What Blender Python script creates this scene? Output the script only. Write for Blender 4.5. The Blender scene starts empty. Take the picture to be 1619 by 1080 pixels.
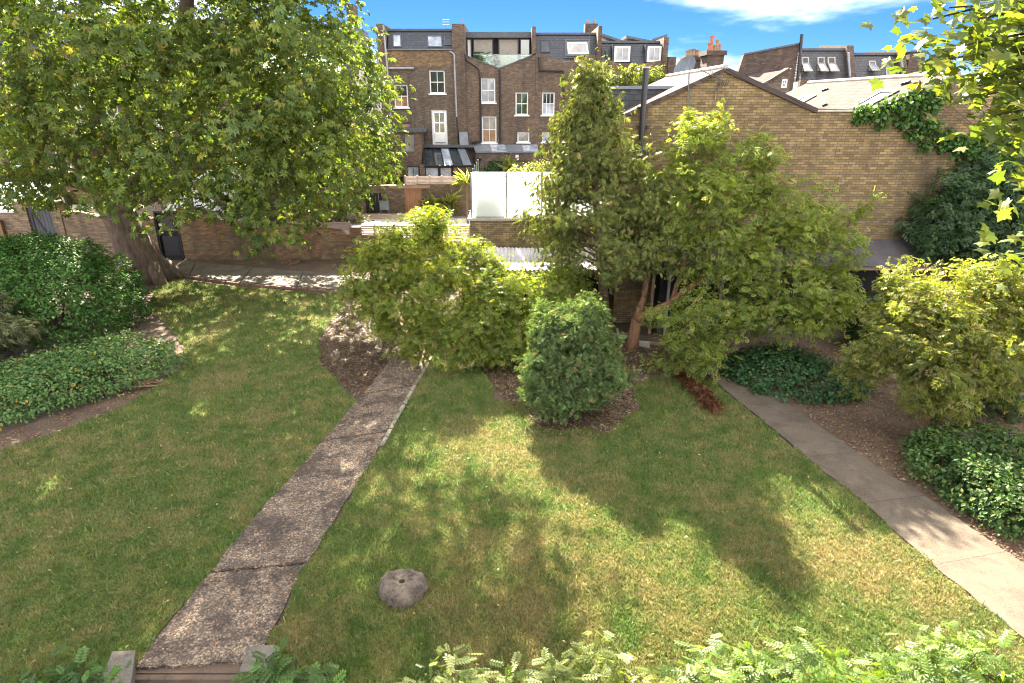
import bpy, math, random
import numpy as np
from mathutils import Vector, Matrix

# ------------------------------------------------------------------ camera, sky, sun, exposure
S = bpy.context.scene
COL = S.collection
R = math.radians
F, CX, CY, PITCH, EYE = 990.0, 809.5, 540.0, R(21.0), 7.0
SUN_EL, SUN_AZ = R(35.5), R(-11.0)          # azimuth from +Y, negative = to the left
cam_d = bpy.data.cameras.new("camera"); cam = bpy.data.objects.new("camera", cam_d); COL.objects.link(cam)
cam.location = (0, 0, EYE); cam.rotation_euler = (R(90) - PITCH, 0, 0)
cam_d.sensor_width = 36; cam_d.lens = F / 1619 * 36; cam_d.clip_start = .05; cam_d.clip_end = 3000
S.camera = cam
S.render.engine = 'CYCLES'
S.view_settings.view_transform = 'Standard'; S.view_settings.look = 'None'
S.view_settings.exposure = 3.2; S.view_settings.gamma = 1
S.cycles.max_bounces = 8; S.cycles.transparent_max_bounces = 8
S.cycles.use_denoising = True; S.cycles.filter_width = 1.1

CLOUD_FILL = (4.9, 49.22, 43.56)  # noise offset: few clouds in view, bright added ones elsewhere for fill
W = bpy.data.worlds.new("World"); S.world = W; W.use_nodes = True
nt = W.node_tree; nt.nodes.clear()
out = nt.nodes.new('ShaderNodeOutputWorld'); bg = nt.nodes.new('ShaderNodeBackground')
sky = nt.nodes.new('ShaderNodeTexSky'); sky.sky_type = 'NISHITA'; sky.sun_disc = False
sky.sun_elevation = SUN_EL; sky.sun_rotation = SUN_AZ
sky.altitude = 9000; sky.air_density = 1.0; sky.dust_density = 0.0; sky.ozone_density = 4.0
gm = nt.nodes.new('ShaderNodeGamma'); gm.inputs[1].default_value = .6; nt.links.new(sky.outputs[0], gm.inputs[0])
hs = nt.nodes.new('ShaderNodeHueSaturation'); hs.inputs['Saturation'].default_value = 1.5; hs.inputs['Hue'].default_value = .513
nt.links.new(gm.outputs[0], hs.inputs['Color'])
tc = nt.nodes.new('ShaderNodeTexCoord')
mp = nt.nodes.new('ShaderNodeMapping'); mp.inputs['Scale'].default_value = (.8, .8, 3.4); mp.inputs['Rotation'].default_value = (0, R(14), 0); mp.inputs['Location'].default_value = CLOUD_FILL
nt.links.new(tc.outputs['Generated'], mp.inputs['Vector'])
nz = nt.nodes.new('ShaderNodeTexNoise'); nz.inputs['Scale'].default_value = 1.5; nz.inputs['Detail'].default_value = 7; nz.inputs['Roughness'].default_value = .58
nt.links.new(mp.outputs[0], nz.inputs['Vector'])
cr = nt.nodes.new('ShaderNodeMapRange'); cr.inputs['From Min'].default_value = .435; cr.inputs['From Max'].default_value = .78; cr.inputs['To Max'].default_value = 1.0; cr.interpolation_type = 'SMOOTHSTEP'
nt.links.new(nz.outputs[0], cr.inputs['Value'])
mx = nt.nodes.new('ShaderNodeMix'); mx.data_type = 'RGBA'
nt.links.new(cr.outputs[0], mx.inputs['Factor']); nt.links.new(hs.outputs[0], mx.inputs[6]); mx.inputs[7].default_value = (32.0, 30.8, 29.0, 1)  # cloud radiance raised far above the blue as white fill light
nt.links.new(mx.outputs[2], bg.inputs['Color']); bg.inputs['Strength'].default_value = .05
nt.links.new(bg.outputs[0], out.inputs[0])

sd = bpy.data.lights.new("sun", 'SUN'); sun = bpy.data.objects.new("sun", sd); COL.objects.link(sun)
sd.energy = 4.9; sd.angle = R(.5); sd.color = (1, .9, .72)
sun.rotation_euler = (-(R(90) - SUN_EL), 0, -SUN_AZ); sun.location = (0, 30, 40)

# ------------------------------------------------------------------ pixel -> place helpers
cp, sp = math.cos(PITCH), math.sin(PITCH)
def ray(px, py):
    a, b = (px - CX) / F, (CY - py) / F
    return Vector((a, b * sp + cp, b * cp - sp))
def P(px, py, Y):
    d = ray(px, py); t = Y / d.y
    return Vector((d.x * t, Y, EYE + d.z * t))
def G(px, py, z=0.):
    d = ray(px, py); t = (z - EYE) / d.z
    return Vector((d.x * t, d.y * t, z))
def PP(px, py, pt, n):
    d = ray(px, py); o = Vector((0, 0, EYE)); t = (Vector(pt) - o).dot(n) / d.dot(n)
    return o + d * t
rng = np.random.default_rng(7)
random.seed(7)

# ------------------------------------------------------------------ object helpers
def tag(o, label=None, cat=None, group=None, kind=None):
    if label: o['label'] = label
    if cat: o['category'] = cat
    if group: o['group'] = group
    if kind: o['kind'] = kind
    return o
def put(o, parent=None):
    COL.objects.link(o)
    if parent is not None:
        o.parent = parent
        if parent.type == 'EMPTY': o.matrix_parent_inverse = Matrix.Translation(-parent.location)
    return o
def thing(name, label, cat, loc, group=None):
    o = bpy.data.objects.new(name, None); o.empty_display_size = .2
    o.location = Vector(loc); COL.objects.link(o)
    return tag(o, label, cat, group)

class MB:
    def __init__(s): s.v = []; s.f = []
    def add(s, vs, fs):
        n = len(s.v); s.v += [tuple(v) for v in vs]; s.f += [tuple(n + i for i in f) for f in fs]; return s
    def hexa(s, b, t):          # two quads, bottom and top, same winding
        return s.add(list(b) + list(t), [(3, 2, 1, 0), (4, 5, 6, 7), (0, 1, 5, 4), (1, 2, 6, 5), (2, 3, 7, 6), (3, 0, 4, 7)])
    def box(s, x0, x1, y0, y1, z0, z1):
        return s.hexa([(x0, y0, z0), (x1, y0, z0), (x1, y1, z0), (x0, y1, z0)], [(x0, y0, z1), (x1, y0, z1), (x1, y1, z1), (x0, y1, z1)])
    def slab(s, poly, z0, z1):  # horizontal polygon extruded
        n = len(poly)
        s.add([(p[0], p[1], z0) for p in poly] + [(p[0], p[1], z1) for p in poly],
              [tuple(range(n - 1, -1, -1)), tuple(range(n, 2 * n))] + [(i, (i + 1) % n, n + (i + 1) % n, n + i) for i in range(n)])
        return s
    def prof(s, x0, x1, yz):    # yz polygon extruded along x
        n = len(yz)
        s.add([(x0, y, z) for y, z in yz] + [(x1, y, z) for y, z in yz],
              [tuple(range(n)), tuple(range(2 * n - 1, n - 1, -1))] + [(n + i, n + (i + 1) % n, (i + 1) % n, i) for i in range(n)])
        return s
    def plate(s, pts, n, th):   # polygon with thickness th along -n
        n = Vector(n); k = len(pts); pts = [Vector(p) for p in pts]
        s.add(pts + [p - n * th for p in pts], [tuple(range(k)), tuple(range(2 * k - 1, k - 1, -1))] + [(k + i, k + (i + 1) % k, (i + 1) % k, i) for i in range(k)])
        return s
    def frame(s, c, n, bar, th):
        c = [Vector(p) for p in c]; n = Vector(n).normalized()
        inner = []
        for i in range(4):
            a = (c[(i + 1) % 4] - c[i]).normalized(); b = (c[i - 1] - c[i]).normalized(); inner.append(c[i] + a * bar + b * bar)
        for i in range(4):
            j = (i + 1) % 4; q = [c[i], c[j], inner[j], inner[i]]
            s.hexa([p - n * th for p in q], q)
        return inner
    def tube(s, pts, rad, seg=8, cap=True, wob=0.):
        pts = [Vector(p) for p in pts]; rings = []; ref = Vector((.3, .2, 1)) if abs((pts[-1] - pts[0]).normalized().z) < .8 else Vector((1, .2, .1))
        for i, p in enumerate(pts):
            d = (pts[min(i + 1, len(pts) - 1)] - pts[max(i - 1, 0)]).normalized()
            x = d.cross(ref).normalized(); y = d.cross(x)
            ring = []
            for k in range(seg):
                a = 2 * math.pi * k / seg; r = rad[i] * (1 + (random.uniform(-wob, wob) if wob else 0))
                ring.append(p + x * math.cos(a) * r + y * math.sin(a) * r)
            rings.append(ring)
        vs = [v for r in rings for v in r]; fs = []
        for i in range(len(pts) - 1):
            for k in range(seg):
                k2 = (k + 1) % seg
                fs.append((i * seg + k, i * seg + k2, (i + 1) * seg + k2, (i + 1) * seg + k))
        if cap: fs.append(tuple(range(seg - 1, -1, -1))); fs.append(tuple((len(pts) - 1) * seg + k for k in range(seg)))
        return s.add(vs, fs)
    def wall(s, x0, x1, z0, top, y, th, ops=()):
        if not isinstance(top, (list, tuple)): top = [(x0, top), (x1, top)]
        tx = [t[0] for t in top]; tz = [t[1] for t in top]
        T = lambda x: float(np.interp(x, tx, tz))
        xs = sorted({round(x, 4) for x in [x0, x1] + tx + [o[0] for o in ops] + [o[1] for o in ops] if x0 <= x <= x1})
        for a, b in zip(xs, xs[1:]):
            if b - a < 1e-3: continue
            m = (a + b) / 2; z = z0
            for o in sorted([o for o in ops if o[0] < m < o[1]], key=lambda o: o[2]):
                if o[2] > z + .001: s.box(a, b, y, y + th, z, o[2])
                z = o[3]
            s.hexa([(a, y, z), (b, y, z), (b, y + th, z), (a, y + th, z)], [(a, y, T(a)), (b, y, T(b)), (b, y + th, T(b)), (a, y + th, T(a))])
        return s
    def build(s, name, mat, parent=None, smooth=False):
        me = bpy.data.meshes.new(name); me.from_pydata(s.v, [], s.f); me.update()
        if smooth: me.polygons.foreach_set('use_smooth', [True] * len(me.polygons))
        me.materials.append(mat)
        return put(bpy.data.objects.new(name, me), parent)

# ------------------------------------------------------------------ materials
class Nodes:
    def __init__(s, name):
        s.m = bpy.data.materials.new(name); s.m.use_nodes = True; s.t = s.m.node_tree; s.t.nodes.clear()
        s.o = s.n('ShaderNodeOutputMaterial')
        s.pos = s.n('ShaderNodeNewGeometry').outputs['Position']
    def n(s, typ, ins=None, **props):
        x = s.t.nodes.new(typ)
        for k, v in props.items(): setattr(x, k, v)
        for k, v in (ins or {}).items():
            if isinstance(v, bpy.types.NodeSocket): s.t.links.new(v, x.inputs[k])
            else: x.inputs[k].default_value = v
        return x
    def noise(s, scale, detail=4, rough=.55, vec=None, out=0):
        return s.n('ShaderNodeTexNoise', {'Vector': vec or s.pos, 'Scale': scale, 'Detail': detail, 'Roughness': rough}).outputs[out]
    def ramp(s, v, a, b, lo=0., hi=1.):
        return s.n('ShaderNodeMapRange', {'Value': v, 'From Min': a, 'From Max': b, 'To Min': lo, 'To Max': hi}).outputs[0]
    def mix(s, f, a, b, mode='MIX'):
        x = s.n('ShaderNodeMix', data_type='RGBA', blend_type=mode)
        for k, v in ((0, f), (6, a), (7, b)):
            if isinstance(v, bpy.types.NodeSocket): s.t.links.new(v, x.inputs[k])
            else: x.inputs[k].default_value = v if k == 0 or len(v) == 4 else (*v, 1)
        return x.outputs[2]
    def math(s, op, a, b=0.):
        return s.n('ShaderNodeMath', {0: a, 1: b}, operation=op).outputs[0]
    def bump(s, h, strength=.3, dist=.02):
        return s.n('ShaderNodeBump', {'Height': h, 'Strength': strength, 'Distance': dist}).outputs[0]
    def done(s, col, rough=.8, normal=None, **kw):
        b = s.n('ShaderNodeBsdfPrincipled')
        for k, v in [('Base Color', col), ('Roughness', rough)] + list(kw.items()):
            if isinstance(v, bpy.types.NodeSocket): s.t.links.new(v, b.inputs[k])
            else: b.inputs[k].default_value = (*v, 1) if isinstance(v, tuple) and len(v) == 3 else v
        if normal is not None: s.t.links.new(normal, b.inputs['Normal'])
        s.t.links.new(b.outputs[0], s.o.inputs[0]); return s.m

def m_brick(name, c1, c2, c3, mortar, stain=(.05, .045, .04), amt=.5, scale=1., moss=0.):
    q = Nodes(name); xyz = q.n('ShaderNodeSeparateXYZ', {0: q.pos})
    u = q.math('ADD', xyz.outputs[0], xyz.outputs[1])
    v = q.n('ShaderNodeCombineXYZ', {0: u, 1: xyz.outputs[2]}).outputs[0]
    def br(a, b, off):
        vv = q.n('ShaderNodeVectorMath', {0: v, 1: (off, 0, 0)}, operation='ADD').outputs[0]
        return q.n('ShaderNodeTexBrick', {'Vector': vv, 'Color1': (*a, 1), 'Color2': (*b, 1), 'Mortar': (*mortar, 1), 'Scale': 1 / scale, 'Mortar Size': .007, 'Mortar Smooth': .3, 'Brick Width': .225, 'Row Height': .075, 'Bias': -.1})
    b1 = br(c1, c2, 0); b2 = br((.25, .25, .25), (1.6, 1.6, 1.6), 22.5)
    c = q.mix(q.ramp(q.noise(.9, 5), .42, .62), b1.outputs[0], q.mix(b1.outputs[1], c3, mortar))
    c = q.mix(.46, c, b2.outputs[0], 'MULTIPLY')
    c = q.mix(q.ramp(q.noise(.45, 6, .65), .5, .72, 0, amt), c, stain)
    c = q.mix(q.ramp(q.noise(2.3, 5, .6), .58, .78, 0, .45), c, tuple(min(1, x * 1.6 + .08) for x in c1))
    c = q.mix(q.ramp(q.noise(30, 3), .3, .7, 0, .35), c, (0.02, .018, .015))
    stv = q.n('ShaderNodeMapping', {0: q.pos, 'Scale': (.8, .8, .16)}).outputs[0]
    c = q.mix(q.ramp(q.noise(1.1, 6, .65, stv), .5, .68, 0, amt), c, tuple(x * .55 for x in stain)); c = q.mix(q.ramp(q.noise(1.7, 6, .7, stv), .6, .75, 0, amt * .5), c, tuple(x * 1.5 for x in mortar))
    if moss:
        c = q.mix(q.math('MULTIPLY', q.ramp(q.noise(1.3, 5), .35, .65), q.ramp(xyz.outputs[2], 1.0, 0., 0, moss)), c, (.06, .065, .03))
    h = q.math('ADD', q.math('MULTIPLY', b1.outputs[1], -1.), q.math('MULTIPLY', q.noise(40, 3), .5))
    return q.done(c, .92, q.bump(h, .7, .012))
def m_plain(name, c, rough=.6, var=.25, scale=4., metal=0., bump=0., **kw):
    q = Nodes(name); n = q.noise(scale, 6, .6); n2 = q.noise(scale * 9, 3)
    col = q.mix(q.ramp(n, .3, .7), tuple(x * (1 - var) for x in c), tuple(min(1, x * (1 + var)) for x in c))
    col = q.mix(q.ramp(n2, .35, .75, 0, var), col, tuple(x * .6 for x in c))
    return q.done(col, rough, q.bump(n2, bump, .01) if bump else None, Metallic=metal, **kw)
def m_slate(name, c1, c2, w=.3, h=.2, rough=.55):
    q = Nodes(name); x = q.n('ShaderNodeSeparateXYZ', {0: q.pos})
    v = q.n('ShaderNodeCombineXYZ', {0: q.math('ADD', x.outputs[1], q.math('MULTIPLY', x.outputs[0], .0)), 1: q.math('ADD', x.outputs[2], q.math('MULTIPLY', x.outputs[0], .5))}).outputs[0]
    b = q.n('ShaderNodeTexBrick', {'Vector': v, 'Color1': (*c1, 1), 'Color2': (*c2, 1), 'Mortar': (*[k * .4 for k in c1], 1), 'Scale': 1., 'Mortar Size': .008, 'Brick Width': w, 'Row Height': h})
    c = q.mix(q.ramp(q.noise(1.2, 5), .4, .7, 0, .5), b.outputs[0], tuple(k * .6 for k in c2))
    return q.done(c, rough, q.bump(q.math('MULTIPLY', b.outputs[1], -1.), .8, .02), **{'Specular IOR Level': .08})
def m_slate_front(name, c1, c2, w=.28, h=.18, rough=.5):
    q = Nodes(name); x = q.n('ShaderNodeSeparateXYZ', {0: q.pos})
    v = q.n('ShaderNodeCombineXYZ', {0: x.outputs[0], 1: x.outputs[2]}).outputs[0]
    b = q.n('ShaderNodeTexBrick', {'Vector': v, 'Color1': (*c1, 1), 'Color2': (*c2, 1), 'Mortar': (*[k * .35 for k in c1], 1), 'Scale': 1., 'Mortar Size': .012, 'Brick Width': w, 'Row Height': h})
    c = q.mix(q.ramp(q.noise(1.7, 5), .4, .7, 0, .5), b.outputs[0], tuple(k * .55 for k in c2))
    return q.done(c, rough, q.bump(q.math('MULTIPLY', b.outputs[1], -1.), .6, .02))
def m_leaf(name, trans=.55, rough=.45, tint=(1.2, 1.25, .4), spec=.4):
    q = Nodes(name); a = q.n('ShaderNodeAttribute', attribute_name='Col').outputs['Color']
    p = q.n('ShaderNodeBsdfPrincipled', {'Base Color': a, 'Roughness': rough, 'Specular IOR Level': spec})
    t = q.n('ShaderNodeBsdfTranslucent', {'Color': q.mix(1., a, tint, 'MULTIPLY')})
    m = q.n('ShaderNodeMixShader', {0: trans, 1: p.outputs[0], 2: t.outputs[0]})
    q.t.links.new(m.outputs[0], q.o.inputs[0]); return q.m
def grass_color(q):
    n1 = q.noise(.55, 6, .62); n2 = q.noise(2.1, 5, .6); n3 = q.noise(14, 3)
    c = q.mix(q.ramp(n2, .35, .68), (.095, .15, .032), (.175, .2, .055))
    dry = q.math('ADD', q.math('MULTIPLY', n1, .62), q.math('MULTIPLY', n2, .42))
    for (cx_, cy_, rad, amt) in ((.35, 7.6, 2.6, .11), (.4, 11.5, 2.2, .06), (5.2, 8.3, 2.0, .07)):   # straw tint on the sunlit strips: dry turf, with lit yellow put into the colour
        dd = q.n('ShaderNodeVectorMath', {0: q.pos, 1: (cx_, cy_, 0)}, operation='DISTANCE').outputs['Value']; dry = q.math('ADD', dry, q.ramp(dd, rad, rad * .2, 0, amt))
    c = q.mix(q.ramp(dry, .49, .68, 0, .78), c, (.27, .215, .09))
    return q.mix(q.ramp(n3, .45, .85, 0, .4), c, (.07, .065, .03))
def m_lawn():
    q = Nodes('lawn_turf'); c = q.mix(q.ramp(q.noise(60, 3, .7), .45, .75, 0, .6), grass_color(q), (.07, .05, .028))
    return q.done(c, .95, q.bump(q.noise(45, 4, .7), .9, .04))
def m_blade():
    q = Nodes('grass_blade'); a = q.n('ShaderNodeAttribute', attribute_name='Col').outputs['Color']
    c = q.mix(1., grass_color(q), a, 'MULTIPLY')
    p = q.n('ShaderNodeBsdfPrincipled', {'Base Color': c, 'Roughness': .6, 'Specular IOR Level': .25})
    t = q.n('ShaderNodeBsdfTranslucent', {'Color': c}); m = q.n('ShaderNodeMixShader', {0: .3, 1: p.outputs[0], 2: t.outputs[0]})
    q.t.links.new(m.outputs[0], q.o.inputs[0]); return q.m
def m_soil():
    q = Nodes('soil'); n = q.noise(1.1, 6, .6); f = q.noise(26, 5, .7)
    c = q.mix(q.ramp(n, .35, .65), (.1, .066, .046), (.17, .118, .08))
    c = q.mix(q.ramp(f, .5, .72, 0, .75), c, (.2, .135, .085)); c = q.mix(q.ramp(q.noise(9, 4), .55, .75, 0, .6), c, (.035, .024, .018))
    return q.done(c, .95, q.bump(f, 1., .05))
def m_aggregate():
    q = Nodes('exposed_aggregate'); v = q.n('ShaderNodeTexVoronoi', {'Vector': q.pos, 'Scale': 30., 'Randomness': 1.})
    v2 = q.n('ShaderNodeTexVoronoi', {'Vector': q.pos, 'Scale': 50., 'Randomness': 1.})
    r = q.n('ShaderNodeSeparateColor', {0: v.outputs['Color']}).outputs[0]
    r2 = q.n('ShaderNodeSeparateColor', {0: v2.outputs['Color']}).outputs[1]
    c = q.mix(q.ramp(r, .15, .95), (.085, .055, .034), (.54, .385, .245)); c = q.mix(q.ramp(v.outputs['Distance'], .25, .7, 0, .8), c, (.03, .02, .014)); c = q.mix(.3, c, q.mix(q.ramp(r2, 0, 1), (.04, .03, .022), (.4, .31, .23)))
    n = q.math('ADD', q.math('MULTIPLY', q.noise(1.6, 6, .68), .7), q.math('MULTIPLY', q.noise(7., 4, .6), .3))
    c = q.mix(q.ramp(n, .45, .58, 0, .75), c, (.03, .02, .016))
    return q.done(c, .9, q.bump(q.math('MULTIPLY', v.outputs['Distance'], -1.), 1., .03))
def m_concrete(name='path_concrete', base=(.1, .077, .053)):
    q = Nodes(name); n = q.noise(1.4, 7, .66); f = q.noise(55, 4, .7)
    c = q.mix(q.ramp(n, .32, .68), tuple(x * .68 for x in base), tuple(x * 1.25 for x in base))
    c = q.mix(q.ramp(q.noise(3.3, 6, .7), .6, .72, 0, .5), c, (.19, .16, .125)); c = q.mix(q.ramp(f, .5, .75, 0, .5), c, tuple(x * .45 for x in base))
    c = q.mix(q.ramp(q.noise(1.9, 6, .75), .47, .64, 0, .75), c, (.05, .036, .024)); vv = q.n('ShaderNodeTexVoronoi', {'Vector': q.pos, 'Scale': 40.}); c = q.mix(q.ramp(vv.outputs['Distance'], .1, .6, .35, 0), c, tuple(x * 1.9 for x in base))
    return q.done(c, .9, q.bump(f, .6, .012))
def m_bark(name, c, scale=6.):
    q = Nodes(name); v = q.n('ShaderNodeMapping', {0: q.pos, 'Scale': (scale, scale, scale * .28)}).outputs[0]
    n = q.noise(1.6, 7, .7, v); col = q.mix(q.ramp(n, .35, .7), tuple(x * .45 for x in c), tuple(x * 1.35 for x in c))
    return q.done(col, .93, q.bump(n, 1., .06))
def m_wood(name, c, axis=0, scale=5.):
    q = Nodes(name); sc = [scale * 3] * 3; sc[axis] = scale * .25
    n = q.noise(1.5, 5, .6, q.n('ShaderNodeMapping', {0: q.pos, 'Scale': tuple(sc)}).outputs[0])
    return q.done(q.mix(q.ramp(n, .3, .7), tuple(x * .65 for x in c), tuple(x * 1.25 for x in c)), .75, q.bump(n, .4, .01))
def m_glass(name, c, rough=.04):
    q = Nodes(name); n = q.noise(1.3, 3)
    return q.done(q.mix(q.ramp(n, .35, .65), tuple(x * .6 for x in c), tuple(x * 1.3 for x in c)), rough, None, **{'Specular IOR Level': .75})

M = {}
M['gable'] = m_brick('yellow_stock_brick', (.35, .25, .108), (.24, .165, .078), (.3, .21, .092), (.15, .115, .075), (.12, .088, .055), .75)
M['house'] = m_brick('sooty_stock_brick', (.19, .148, .1), (.12, .095, .072), (.155, .11, .075), (.17, .148, .12), (.05, .045, .042), .6)
M['house2'] = m_brick('brown_stock_brick', (.23, .155, .1), (.135, .095, .07), (.185, .125, .083), (.18, .15, .12), (.06, .05, .045), .55)
M['parapet'] = m_brick('orange_stock_brick', (.3, .195, .09), (.19, .115, .06), (.23, .155, .085), (.15, .12, .09), (.09, .07, .05), .5)
M['garden'] = m_brick('red_garden_brick', (.42, .22, .12), (.3, .16, .09), (.38, .26, .14), (.25, .2, .14), (.1, .085, .055), .65, moss=.75)
M['yard'] = m_brick('pale_yard_brick', (.36, .26, .15), (.2, .14, .095), (.32, .22, .14), (.28, .24, .19), (.1, .09, .075), .5)
M['stack'] = m_brick('chimney_brick', (.15, .095, .07), (.1, .07, .055), (.13, .09, .065), (.12, .1, .085), (.04, .035, .03), .5)
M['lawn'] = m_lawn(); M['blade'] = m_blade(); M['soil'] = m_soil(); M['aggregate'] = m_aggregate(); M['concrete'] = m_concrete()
M['pale_conc'] = m_concrete('grey_path_concrete', (.14, .115, .09)); M['pier'] = m_concrete('pier_stone', (.13, .112, .088)); M['edge_brick'] = m_plain('edging_brick', (.2, .11, .075), .9, .4, 7, bump=.4)
M['bark'] = m_bark('chestnut_bark', (.15, .105, .075), 4); M['red_bark'] = m_bark('red_bark', (.24, .125, .065), 7); M['twig'] = m_bark('twig_bark', (.17, .115, .07), 9); M['dark_bark'] = m_bark('dark_bark', (.055, .042, .034), 5)
M['leaf'] = m_leaf('leaf'); M['leaf_gloss'] = m_leaf('glossy_leaf', .3, .55, spec=.22); M['needle'] = m_leaf('needle_leaf', .25, .6, spec=.2); M['maple'] = m_leaf('maple_leaf', .48, .42, (1.2, 1.25, .35)); M['dull_leaf'] = m_leaf('dull_leaf', .42, .5, (1.15, 1.2, .42), .3)
M['slate'] = m_slate_front('dark_slate', (.035, .04, .048), (.058, .063, .072)); M['slate2'] = m_slate_front('old_slate', (.045, .043, .043), (.07, .068, .068), .25, .16)
M['pale_slate'] = m_slate('pale_slate', (.07, .054, .049), (.12, .09, .08), .34, .22, .9); M['fascia'] = m_plain('lead_grey', (.075, .082, .092), .5, .3, 3)
M['white'] = m_plain('white_paint', (.74, .74, .73), .5, .08, 3); M['render'] = m_plain('white_render', (.5, .49, .47), .8, .1, 1.5)
M['stone_cap'] = m_plain('stone_coping', (.34, .31, .27), .85, .25, 3, bump=.2)
M['dark_metal'] = m_plain('dark_metal', (.022, .022, .024), .45, .3, 3); M['pipe'] = m_plain('black_pipe', (.016, .016, .019), .4, .3, 3); M['grey_pipe'] = m_plain('grey_pipe', (.3, .31, .34), .5, .2, 3); M['steel'] = m_plain('steel', (.16, .17, .17), .35, .2, 5, metal=.7)
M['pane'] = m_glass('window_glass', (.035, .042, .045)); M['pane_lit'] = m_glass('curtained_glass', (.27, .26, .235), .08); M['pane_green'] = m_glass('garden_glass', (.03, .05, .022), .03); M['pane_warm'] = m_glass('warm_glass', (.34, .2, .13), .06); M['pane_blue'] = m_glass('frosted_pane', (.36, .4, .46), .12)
M['blind'] = m_plain('woven_blind', (.33, .3, .25), .9, .2, 10); M['zinc'] = m_plain('zinc_sheet', (.16, .18, .2), .45, .25, 2); M['felt'] = m_plain('roof_felt', (.095, .082, .085), .85, .35, 1.3, bump=.4)
M['corr'] = m_plain('corrugated_sheet', (.4, .375, .4), .6, .3, 2.0); M['corr_blue'] = m_plain('pale_blue_sheet', (.5, .56, .62), .5, .15, 1.2)
M['cedar'] = m_wood('cedar_door', (.31, .15, .08), 2); M['slat'] = m_wood('weathered_slat', (.4, .3, .25), 0); M['plank'] = m_wood('old_plank', (.27, .18, .12), 0); M['dark_wood'] = m_wood('dark_door', (.012, .012, .014), 2); M['grey_wood'] = m_wood('grey_gate', (.075, .08, .09), 2); M['brown_wood'] = m_wood('brown_gate', (.22, .12, .06), 0); M['lattice'] = m_wood('lattice_wood', (.2, .12, .07), 2); M['dark_in'] = m_plain('interior_shade', (.02, .017, .018), .9, .4, 4)  # dark_in: shade inside sheds, loft and disc hole painted near-black
M['paving'] = m_plain('pale_paving', (.42, .39, .36), .8, .15, 2); M['gravel'] = m_plain('yard_ground', (.2, .17, .14), .9, .3, 3, bump=.4)
M['stump'] = None
def m_stump():
    q = Nodes('weathered_stone'); n = q.noise(6, 7, .72); f = q.noise(38, 4, .7)
    c = q.mix(q.ramp(n, .36, .64), (.05, .036, .027), (.22, .17, .125)); c = q.mix(q.ramp(f, .5, .7, 0, .5), c, (.3, .245, .19))
    return q.done(c, .95, q.bump(q.math('ADD', n, f), 1., .05))
M['stump'] = m_stump(); M['kerb'] = m_concrete('pale_kerb', (.26, .22, .175))
q = Nodes('frosted_glass'); a = q.n('ShaderNodeBsdfTranslucent', {'Color': (.86, .89, .88, 1)}); b = q.n('ShaderNodeBsdfPrincipled', {'Base Color': (.75, .78, .77, 1), 'Roughness': .25}); mm = q.n('ShaderNodeMixShader', {0: .3, 1: a.outputs[0], 2: b.outputs[0]}); q.t.links.new(mm.outputs[0], q.o.inputs[0]); M['frost'] = q.m
q = Nodes('clear_glass'); a = q.n('ShaderNodeBsdfTransparent', {'Color': (.8, .9, .84, 1)}); b = q.n('ShaderNodeBsdfGlossy', {'Roughness': .03}); mm = q.n('ShaderNodeMixShader', {0: .04, 1: a.outputs[0], 2: b.outputs[0]}); q.t.links.new(mm.outputs[0], q.o.inputs[0]); M['clear'] = q.m
M['terracotta'] = m_plain('terracotta', (.42, .16, .09), .8, .2, 5); M['clay'] = m_plain('buff_clay', (.3, .2, .13), .85, .25, 6); M['cushion'] = m_plain('cushion', (.5, .48, .42), .9, .1, 4); M['red_paint'] = m_plain('red_flower', (.6, .06, .04), .6, .2, 5)

# ------------------------------------------------------------------ leaf masses
def unit(a): return a / np.maximum(np.linalg.norm(a, axis=-1, keepdims=True), 1e-9)
def leaf_mesh(name, tv, tf, pos, nrm, axis, scale, col, mat, parent=None, kind='stuff'):
    tv = np.array(tv, float); tf = np.array(tf, int); n = len(pos); k = len(tv); T = len(tf)
    z = unit(nrm); y = unit(axis - (axis * z).sum(1, keepdims=True) * z); x = np.cross(y, z)
    V = pos[:, None] + scale[:, None, None] * (tv[None, :, 0:1] * x[:, None] + tv[None, :, 1:2] * y[:, None] + tv[None, :, 2:3] * z[:, None])
    I = (tf[None] + (np.arange(n) * k)[:, None, None]).reshape(-1)
    me = bpy.data.meshes.new(name); me.vertices.add(n * k); me.vertices.foreach_set('co', V.astype('f4').ravel())
    me.loops.add(n * T * 3); me.loops.foreach_set('vertex_index', I.astype('i4'))
    me.polygons.add(n * T); me.polygons.foreach_set('loop_start', np.arange(0, n * T * 3, 3, dtype='i4')); me.polygons.foreach_set('loop_total', np.full(n * T, 3, 'i4'))
    me.update()
    ca = me.color_attributes.new('Col', 'FLOAT_COLOR', 'POINT'); c4 = np.ones((n, k, 4), 'f4'); c4[:, :, :3] = col[:, None]
    ca.data.foreach_set('color', c4.ravel()); me.materials.append(mat)
    return tag(put(bpy.data.objects.new(name, me), parent), kind=kind)

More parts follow.
